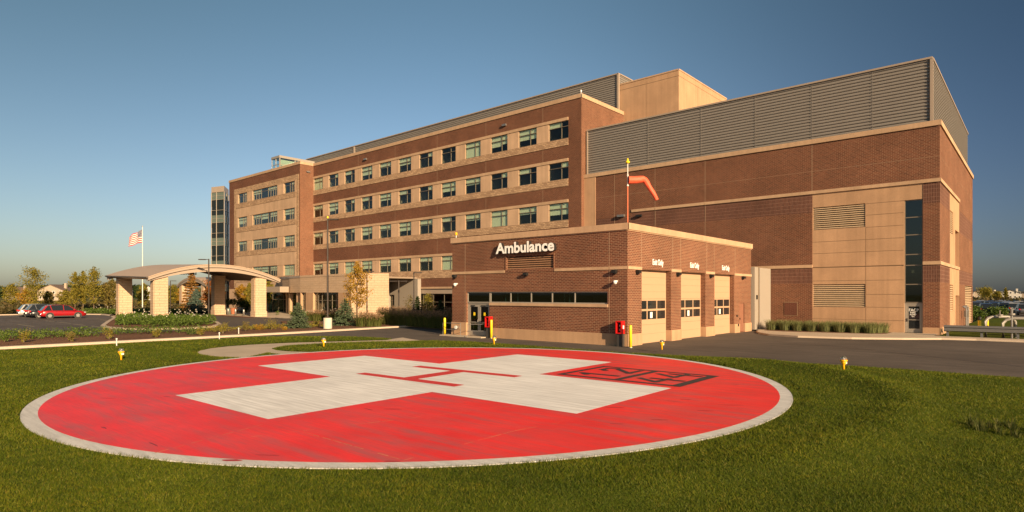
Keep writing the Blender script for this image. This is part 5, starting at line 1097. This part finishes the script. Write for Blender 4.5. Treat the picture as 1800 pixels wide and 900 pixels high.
# background trees
bt = [(60, 548, 470, 42, 'leaf_olive', 'tall yellow tree left of the gabled house', 'vase', 118), (20, 541, 500, 26, 'leaf_olive', 'small olive tree near the left edge', 'oval', 140), (46, 541, 508, 22, 'leaf_gold', 'low golden tree left of the tall yellow one', 'round', 135), (84, 543, 512, 16, 'leaf_bare', 'thin pale tree in front of the gabled house', 'oval', 130), (132, 546, 478, 20, 'leaf_olive', 'narrow tree right of the gabled house', 'vase', 120), (146, 546, 476, 18, 'leaf_olive', 'second narrow tree right of the gabled house', 'vase', 122), (165, 548, 468, 30, 'leaf_olive', 'tallest yellow-green tree between house and canopy', 'oval', 118), (186, 546, 497, 26, 'leaf_bare', 'brownish tree right of the tallest yellow-green one', 'oval', 122), (198, 546, 489, 20, 'leaf_bare', 'half bare tree just left of the canopy', 'vase', 120), (213, 545, 492, 14, 'leaf_bare', 'bare thin tree partly under the canopy eave', 'oval', 121), (252, 546, 498, 22, 'leaf_olive', 'yellow-green tree between the two left piers', 'oval', 125), (115, 543, 510, 22, 'leaf_olive', 'low olive tree behind the red car nose', 'round', 130), (305, 540, 500, 24, 'leaf_olive', 'olive tree behind the right side of the second pier', 'round', 150), (318, 539, 505, 16, 'leaf_gold', 'golden tree under the far canopy', 'round', 150)]
for (u, v, top, w, leaf, lab, sh, Zd) in bt:
    x, y = at(u, Zd); z0 = 0; h = zat(top, Zd); tree('background_tree', lab, 'tree', x, y, h, w/FPX*Zd*1.05, h*.14, leaf, 2600, .26, 0, .9 if sh != 'round' else .3, shape=sh, limbs=24, gap=.6, trunk=.06)
for (u, top, w, leaf, lab, Zd, base) in ((377, 489, 30, 'leaf_red', 'red-orange maple behind the canopy piers', 100, 1.0), (366, 505, 18, 'leaf_red', 'smaller russet tree left of the maple', 104, 1.0), (425, 500, 22, 'leaf_gold', 'golden tree in shade right of the third pier', 97, 1.2), (438, 497, 18, 'leaf_olive', 'yellow-green tree left of the fourth pier', 97, 1.2), (472, 490, 16, 'leaf_olive', 'yellow-green treetop right of the fourth pier', 100, 1.5), (380, 528, 26, 'leaf_dark', 'dark rounded hedge bush under the maple', 98, .1), (428, 528, 30, 'leaf_dark', 'dark shrub mass behind the bench', 97, .1)):
    x, y = at(u, Zd); h = zat(top, Zd); tree('garden_tree', lab, 'tree', x, y, h, w/FPX*Zd, base, leaf, 2200, .2, 0, .5, shape='round', limbs=20, gap=.7)
for (u, lab) in ((402.5, 'topiary ball in a green pot, left of the pair'), (410, 'topiary ball in a terracotta pot, right of the pair')):
    x, y = at(u, 91); t = thing('topiary_pot', lab, 'topiary', (x, y, .05)); mb = MB(); mb.lathe([(.3, 0), (.42, .8), (.46, .9), (.40, .92)], 18); mb.build('pot', M['terracotta'] if u > 405 else M['bluetower'], t)
    mb = MB(); mb.tube([(0, 0, .9), (0, 0, 1.5)], .04, 6); mb.build('stem', M['bark'], t); a = rng.normal(size=(900, 3)); a /= np.linalg.norm(a, axis=1)[:, None]; poly_mesh('crown', leaf_quads(a*rng.uniform(.3, .52, 900)[:, None]+[0, 0, 1.85], .12), 4, M['leaf_dark'], t)
for (u, v, top, w, lab, Zd) in ((1710, 575, 540, 26, 'dark green tree beside the block at the right', 86), (1716, 575, 550, 26, 'lower dark bush right of the block', 80), (1752, 575, 545, 34, 'dark spreading shrub in front of the parked cars', 84), (1732, 528, 505.5, 24, 'rounded olive tree on the right horizon', 330), (1752, 528, 513, 13, 'dark round tree left of the white house', 330), (1768, 528, 506, 6, 'thin sapling in front of the white house', 230), (1697, 530, 513, 12, 'tree half hidden behind the block', 300)):
    x, y = at(u, Zd); h = zat(top, Zd)+.3; tree('background_tree', lab, 'tree', x, y, h, w/FPX*Zd, h*.12, 'leaf_green' if Zd < 100 else 'leaf_olive', 2400, .22 if Zd < 100 else .55, -.3, .3, shape='round', limbs=18, gap=.8)
# far wooded horizon
C = []
for (u0, u1, Zd, top) in ((-160, 260, 620, 504), (-160, 620, 900, 508), (1600, 2050, 700, 514), (240, 420, 520, 507)):
    k = int((u1-u0)*26); u = rng.uniform(u0, u1, k); d = (u-900)/FPX; zz = Zd*(1+rng.uniform(-.06, .06, k)); x = (d*math.cos(PHI)-math.sin(PHI))*zz; y = (d*math.sin(PHI)+math.cos(PHI))*zz
    H_ = (zat(top, Zd)+.3)*(.72+.4*vnoise(x, y, 30, 31)); C.append(np.stack([x, y, -.3+H_*rng.uniform(0, 1, k)**.7], 1))
o_ = poly_mesh('distant_woods', leaf_quads(np.concatenate(C), 4.2, .2, .8), 4, M['leaf_dark']); tag(o_, 'dark far-off belt of woods along the horizon', 'woods', kind='stuff')

# ------------------------------------------------------------ houses
M['siding'] = plain('cream_siding', (.36, .29, .22), .8, 0, .05); M['siding_w'] = plain('white_siding', (.44, .42, .39), .8, 0, .05); M['shingle'] = plain('brown_shingle', (.14, .10, .08), .95); M['shingle_d'] = plain('dark_shingle', (.06, .055, .055), .95)
def house(label, x, y, rz, w, d, h, rh, wm, rm, z0=-.3, nwin=4, chimney=True, stories=2):
    t = thing('house', label, 'house', (x, y, z0), rz)
    mb = MB(); mb.box((-w/2, -d/2, 0), (w/2, d/2, h)); mb.add([(-w/2, -d/2, h), (w/2, -d/2, h), (0, -d/2, h+rh), (-w/2, d/2, h), (w/2, d/2, h), (0, d/2, h+rh)], [(0, 1, 2), (3, 5, 4)]); mb.build('wall', M[wm], t)
    mb = MB(); e = .4
    for s in (-1, 1):
        a = (s*(w/2+e), h-rh*e/(w/2)); mb.add([(a[0], -d/2-e, a[1]), (0, -d/2-e, h+rh), (0, d/2+e, h+rh), (a[0], d/2+e, a[1]), (a[0], -d/2-e, a[1]+.25), (0, -d/2-e, h+rh+.28), (0, d/2+e, h+rh+.28), (a[0], d/2+e, a[1]+.25)], [(0,1,2,3),(4,7,6,5),(0,4,5,1),(1,5,6,2),(2,6,7,3),(3,7,4,0)])
    ro_ = mb.build('roof', M[rm], t)
    if chimney: mb = MB(); mb.box((w*.3, -.5, h), (w*.3+1.1, .6, h+rh+1)); mb.build('chimney', M[wm], ro_)
    for fl_ in range(stories):
        for k in range(nwin):
            xx = -w/2+w*(k+.5)/nwin; zz = .9+fl_*2.8
            mb = MB(); mb.box((xx-.6, -d/2-.06, zz), (xx+.6, -d/2-.005, zz+1.4)); f_ = mb.build('window', M['white'], t); mb = MB(); mb.box((xx-.48, -d/2-.075, zz+.1), (xx+.48, -d/2-.062, zz+1.3)); mb.build('pane', M['carglass'], f_)
    return t
def px_house(u, Zd, wpx, ridge, rz, label, wm='siding', rm='shingle', **k):
    x, y = at(u, Zd); H_ = zat(ridge, Zd)+.3; house(label, x, y, rz, wpx/FPX*Zd, 11, H_*.64, H_*.36, wm, rm, **k)
px_house(100, 330, 42, 501, R(48), 'large cream gabled house behind the thin trees at the left')
px_house(36, 360, 26, 505, R(30), 'cream house half hidden left of the tall yellow tree', nwin=3)
px_house(214, 340, 26, 502, R(60), 'white house with a dark roof left of the first canopy pier', 'siding_w', 'shingle_d')
px_house(268, 350, 22, 503, R(52), 'white house seen between the first two canopy piers', 'siding_w', 'shingle_d', nwin=3)
px_house(330, 300, 24, 503, R(60), 'white gabled house seen through the far canopy', 'siding_w', 'shingle_d', nwin=3)
px_house(1774, 420, 30, 510, R(10), 'long white house with a dark roof on the right horizon', 'siding_w', 'shingle_d', nwin=5)
px_house(1742, 430, 13, 512, R(25), 'small white house left of the long white house', 'siding_w', 'shingle', nwin=2)
px_house(1712, 430, 16, 512, R(15), 'pale house just right of the block on the horizon', 'siding', 'shingle', nwin=2)
px_house(1797, 440, 18, 513, R(0), 'grey-roofed house at the right edge of the horizon', 'siding', 'shingle_d', nwin=2)

# ------------------------------------------------------------ cars
def car(label, x, y, rz, col, suv=True, L=4.75, W=1.86, H=1.68, z0=0, name='parked_car', rough=.25, metal=.3, group=None):
    """front of the car towards local +y"""
    t = thing(name, label, 'car', (x, y, z0), rz, group)
    paint = plain('car_paint', col, rough, metal, .03, 2, .5, .6)
    hl = L/2; bel = .96 if suv else .88; n = 26
    st = []
    for i in range(n+1):
        f = i/n; yy = -hl+L*f
        if suv: top = np.interp(f, [0, .02, .05, .18, .60, .70, .90, .965, 1], [.62, .90, 1.02, bel+.08, bel+.02, bel, .90, .74, .50])
        else: top = np.interp(f, [0, .02, .06, .2, .66, .76, .93, .97, 1], [.55, .84, .93, bel+.04, bel, bel-.04, .80, .66, .46])
        wd = W/2*np.interp(f, [0, .03, .12, .85, .95, 1], [.80, .93, 1, 1, .93, .74]); bt_ = np.interp(f, [0, .05, .95, 1], [.38, .26, .24, .34]); st.append((yy, wd, bt_, top))
    vs = []; fs = []; ring = 12
    for (yy, wd, b, tp) in st:
        sh = min(tp-.06, b+(tp-b)*.82)
        prf = [(-wd*.90, b), (-wd*.985, b+.14), (-wd, b+(sh-b)*.55), (-wd*.975, sh), (-wd*.90, tp-.01), (-wd*.5, tp+.02), (wd*.5, tp+.02), (wd*.90, tp-.01), (wd*.975, sh), (wd, b+(sh-b)*.55), (wd*.985, b+.14), (wd*.90, b)]
        vs += [(px, yy, pz) for px, pz in prf]
    for i in range(n):
        for k in range(ring): a = i*ring+k; b2 = i*ring+(k+1) % ring; fs.append((a, b2, b2+ring, a+ring))
    fs.append(tuple(range(ring))); fs.append(tuple(range(n*ring+ring-1, n*ring-1, -1)))
    mb = MB(); mb.add(vs, fs); body = mb.build('body', paint, t, smooth=True)
    # cabin
    if suv: cb = [(-hl+.10, bel+.02), (-hl+.50, H-.20), (-hl+.72, H-.10), (-hl+1.25, H-.02), (-.35, H), (.25, H-.04), (.62, H-.14), (1.38, bel+.02)]
    else: cb = [(-hl+.65, bel), (-hl+1.35, H-.10), (-.5, H), (.1, H-.01), (.45, H-.07), (1.25, bel)]
    def cabin(mb, sc, dz, only=None):
        P = []
        for (yy, zz) in cb:
            f = (zz-bel)/(H-bel); ww = W/2*(.93-.20*max(0, f))*sc; P.append((ww, yy, zz+dz))
        k = len(P); vs = [(-a, b, c) for a, b, c in P]+[(a, b, c) for a, b, c in P]
        return P, vs, k
    P, vs, k = cabin(None, 1, 0); mb = MB(); mb.add(vs, [tuple(range(k)), tuple(range(2*k-1, k-1, -1))]+[(i, k+i, k+i+1, i+1) for i in range(k-1)]); mb.build('window_glass', M['carglass'], t)
    mb = MB(); r0, r1 = (1, 6) if suv else (1, 4)
    for i in range(r0, r1): a, b = P[i], P[i+1]; mb.add([(-a[0]-.01, a[1], a[2]-.03), (a[0]+.01, a[1], a[2]-.03), (b[0]+.01, b[1], b[2]-.03), (-b[0]-.01, b[1], b[2]-.03), (-a[0]*.93, a[1], a[2]+.025), (a[0]*.93, a[1], a[2]+.025), (b[0]*.93, b[1], b[2]+.025), (-b[0]*.93, b[1], b[2]+.025)], [(4,5,6,7),(0,1,5,4),(2,3,7,6),(1,2,6,5),(3,0,4,7)])
    mb.build('roof_panel', paint, t, smooth=False)
    mb = MB()
    for s in (-1, 1):
        def bar(y0, z0_, y1, z1_, w_):
            q = lambda yy, zz: (s*(W/2*(.93-.20*max(0, (zz-bel)/(H-bel)))+.012), yy, zz)
            mb.add([q(y0-w_, z0_), q(y0+w_, z0_), q(y1+w_, z1_), q(y1-w_, z1_)], [(0, 1, 2, 3)])
        bar(.0, bel, -.05, H-.04, .035); bar(cb[-1][0]-.04, bel, cb[-2][0]-.02, cb[-2][1]-.02, .04); bar(-hl+1.2, bel, -hl+1.0, H-.05, .04)
        if suv: bar(-hl+.22, bel, -hl+.66, H-.13, .09)
    mb.build('pillar', paint, t)
    for s in (-1, 1):
        mb = MB(); mb.box((s*(W/2+.0)-.02, .95, bel+.0), (s*(W/2+.16), 1.12, bel+.17)) if s > 0 else mb.box((-(W/2+.16), .95, bel), (-W/2+.02, 1.12, bel+.17)); mb.build('mirror', paint, t)
        mb = MB(); mb.box((s*W*.34-.2, hl-.26, .66), (s*W*.34+.2, hl-.07, .80)); mb.build('headlight', M['lampglass'], t)
        mb = MB(); mb.box((s*W*.41-.10, -hl-.012, .80), (s*W*.41+.10, -hl+.14, .95)); mb.build('tail_light', M['tail'], t)
    mb = MB(); mb.box((-W*.36, -hl-.03, .36), (W*.36, -hl+.06, .56)); mb.box((-W*.36, hl-.16, .30), (W*.36, hl+.01, .50)); mb.build('bumper', M['trimblack'], t)
    wr = .35 if suv else .32
    mb = MB()
    for s in (-1, 1):
        mb.box((s*W/2-.03, -hl*.55, .22), (s*W/2+.02, hl*.55, .34))
        for yy in (-hl*.60, hl*.61):
            mb.tube([(s*(W/2-.10), yy, wr), (s*(W/2+.012), yy, wr)], wr+.075, 24)
    mb.build('wheel_arch', M['trimblack'], t)
    for s in (-1, 1):
        for yy in (-hl*.60, hl*.61):
            mb = MB(); mb.tube([(s*(W/2-.2), yy, wr), (s*(W/2-.02), yy, wr), (s*(W/2+.03), yy, wr)], [wr, wr, wr*.93], 24); wo_ = mb.build('wheel', M['tyre'], t)
            mb = MB(); mb.tube([(s*(W/2+.025), yy, wr), (s*(W/2+.04), yy, wr)], .09, 12); ro2 = .215
            for q in range(5):
                a = q*2*math.pi/5+.3; c_, s2 = math.cos(a), math.sin(a); xo = s*(W/2+.038); mb.add([(xo, yy+c_*.05-s2*.05, wr+s2*.05+c_*.05), (xo, yy+c_*.05+s2*.05, wr+s2*.05-c_*.05), (xo, yy+c_*ro2+s2*.07, wr+s2*ro2-c_*.07), (xo, yy+c_*ro2-s2*.07, wr+s2*ro2+c_*.07)], [(0, 1, 2, 3)])
            rr = []; 
            for q in range(24): a = q*math.pi/12; rr += [(s*(W/2+.039), yy+math.cos(a)*ro2, wr+math.sin(a)*ro2), (s*(W/2+.039), yy+math.cos(a)*(ro2-.03), wr+math.sin(a)*(ro2-.03))]
            mb.add(rr, [(2*q, 2*q+1, (2*q+3) % 48, (2*q+2) % 48) for q in range(24)]); mb.build('rim', M['rim'], wo_)
    mb = MB()
    for zz in (.0,):
        for s in (-1, 1):
            for yy in (.02, -hl+1.28, 1.22): mb.add([(s*(W/2+.003), yy-.008, .40), (s*(W/2+.003), yy+.008, .40), (s*(W/2-.012), yy+.008, bel-.12), (s*(W/2-.012), yy-.008, bel-.12)], [(0, 1, 2, 3)])
            for yy in (-.25, -hl+1.5): mb.box((s*(W/2+.0)-.01, yy, .83), (s*(W/2)+.025, yy+.2, .86))
    mb.build('door_trim', M['trimblack'], t)
    return t
car('bright red SUV parked nearest, side on, left of the canopy', -93.4, 20.55, R(-3), (.36, .008, .012), True, 4.75, 1.85, 1.68, group='cars parked at the left')
car('black sedan parked just beyond the red SUV', -96.5, 20.1, R(-3), (.02, .022, .025), False, 4.8, 1.85, 1.46, group='cars parked at the left')
car('dark grey wagon parked beyond the black sedan', -99.6, 20.2, R(-3), (.13, .13, .13), True, 4.7, 1.85, 1.72, metal=.5, group='cars parked at the left')
car('white car farthest in the left parking row, mostly hidden', -102.8, 20.1, R(-3), (.40, .39, .37), True, 4.8, 1.9, 1.7, metal=.2, group='cars parked at the left')
cols = [(.02, .02, .025), (.05, .06, .09), (.30, .30, .30), (.55, .54, .52), (.02, .02, .02), (.03, .05, .12), (.22, .22, .22), (.35, .03, .03), (.5, .5, .48)]
names = ['black', 'dark blue', 'silver', 'white', 'jet black', 'navy', 'grey', 'red', 'pale']
rc_ = [(1733, 90, 0), (1702, 112, 3), (1716, 114, 1), (1748, 104, 5), (1766, 98, 4), (1782, 96, 3), (1770, 116, 2), (1757, 124, 6), (1738, 128, 1), (1790, 118, 8), (1724, 138, 2), (1745, 146, 4), (1762, 142, 6), (1779, 140, 5), (1795, 146, 1), (1800, 88, 6)]
for i, (u, Zd, c) in enumerate(rc_):
    x, y = at(u, Zd); where = ['nearest the dark shrub', 'just right of the block wall', 'behind the nearest shrub', 'right of the nearest car', 'above the pipework', 'above the right end of the pipework', 'in the second row over the pipes', 'in the middle of the second row', 'left in the second row', 'right in the second row', 'at the left of the back row', 'second from the left in the back row', 'in the middle of the back row', 'right of centre in the back row', 'rightmost in the back row', 'at the right edge beside the brick pier'][i]
    car(names[c]+' car in the right car park, '+where, x, y, R(8)+(R(180) if i % 3 == 1 else 0), cols[c], i % 2 == 0, z0=0 if Zd < 103 else -.02, group='cars in the right car park')
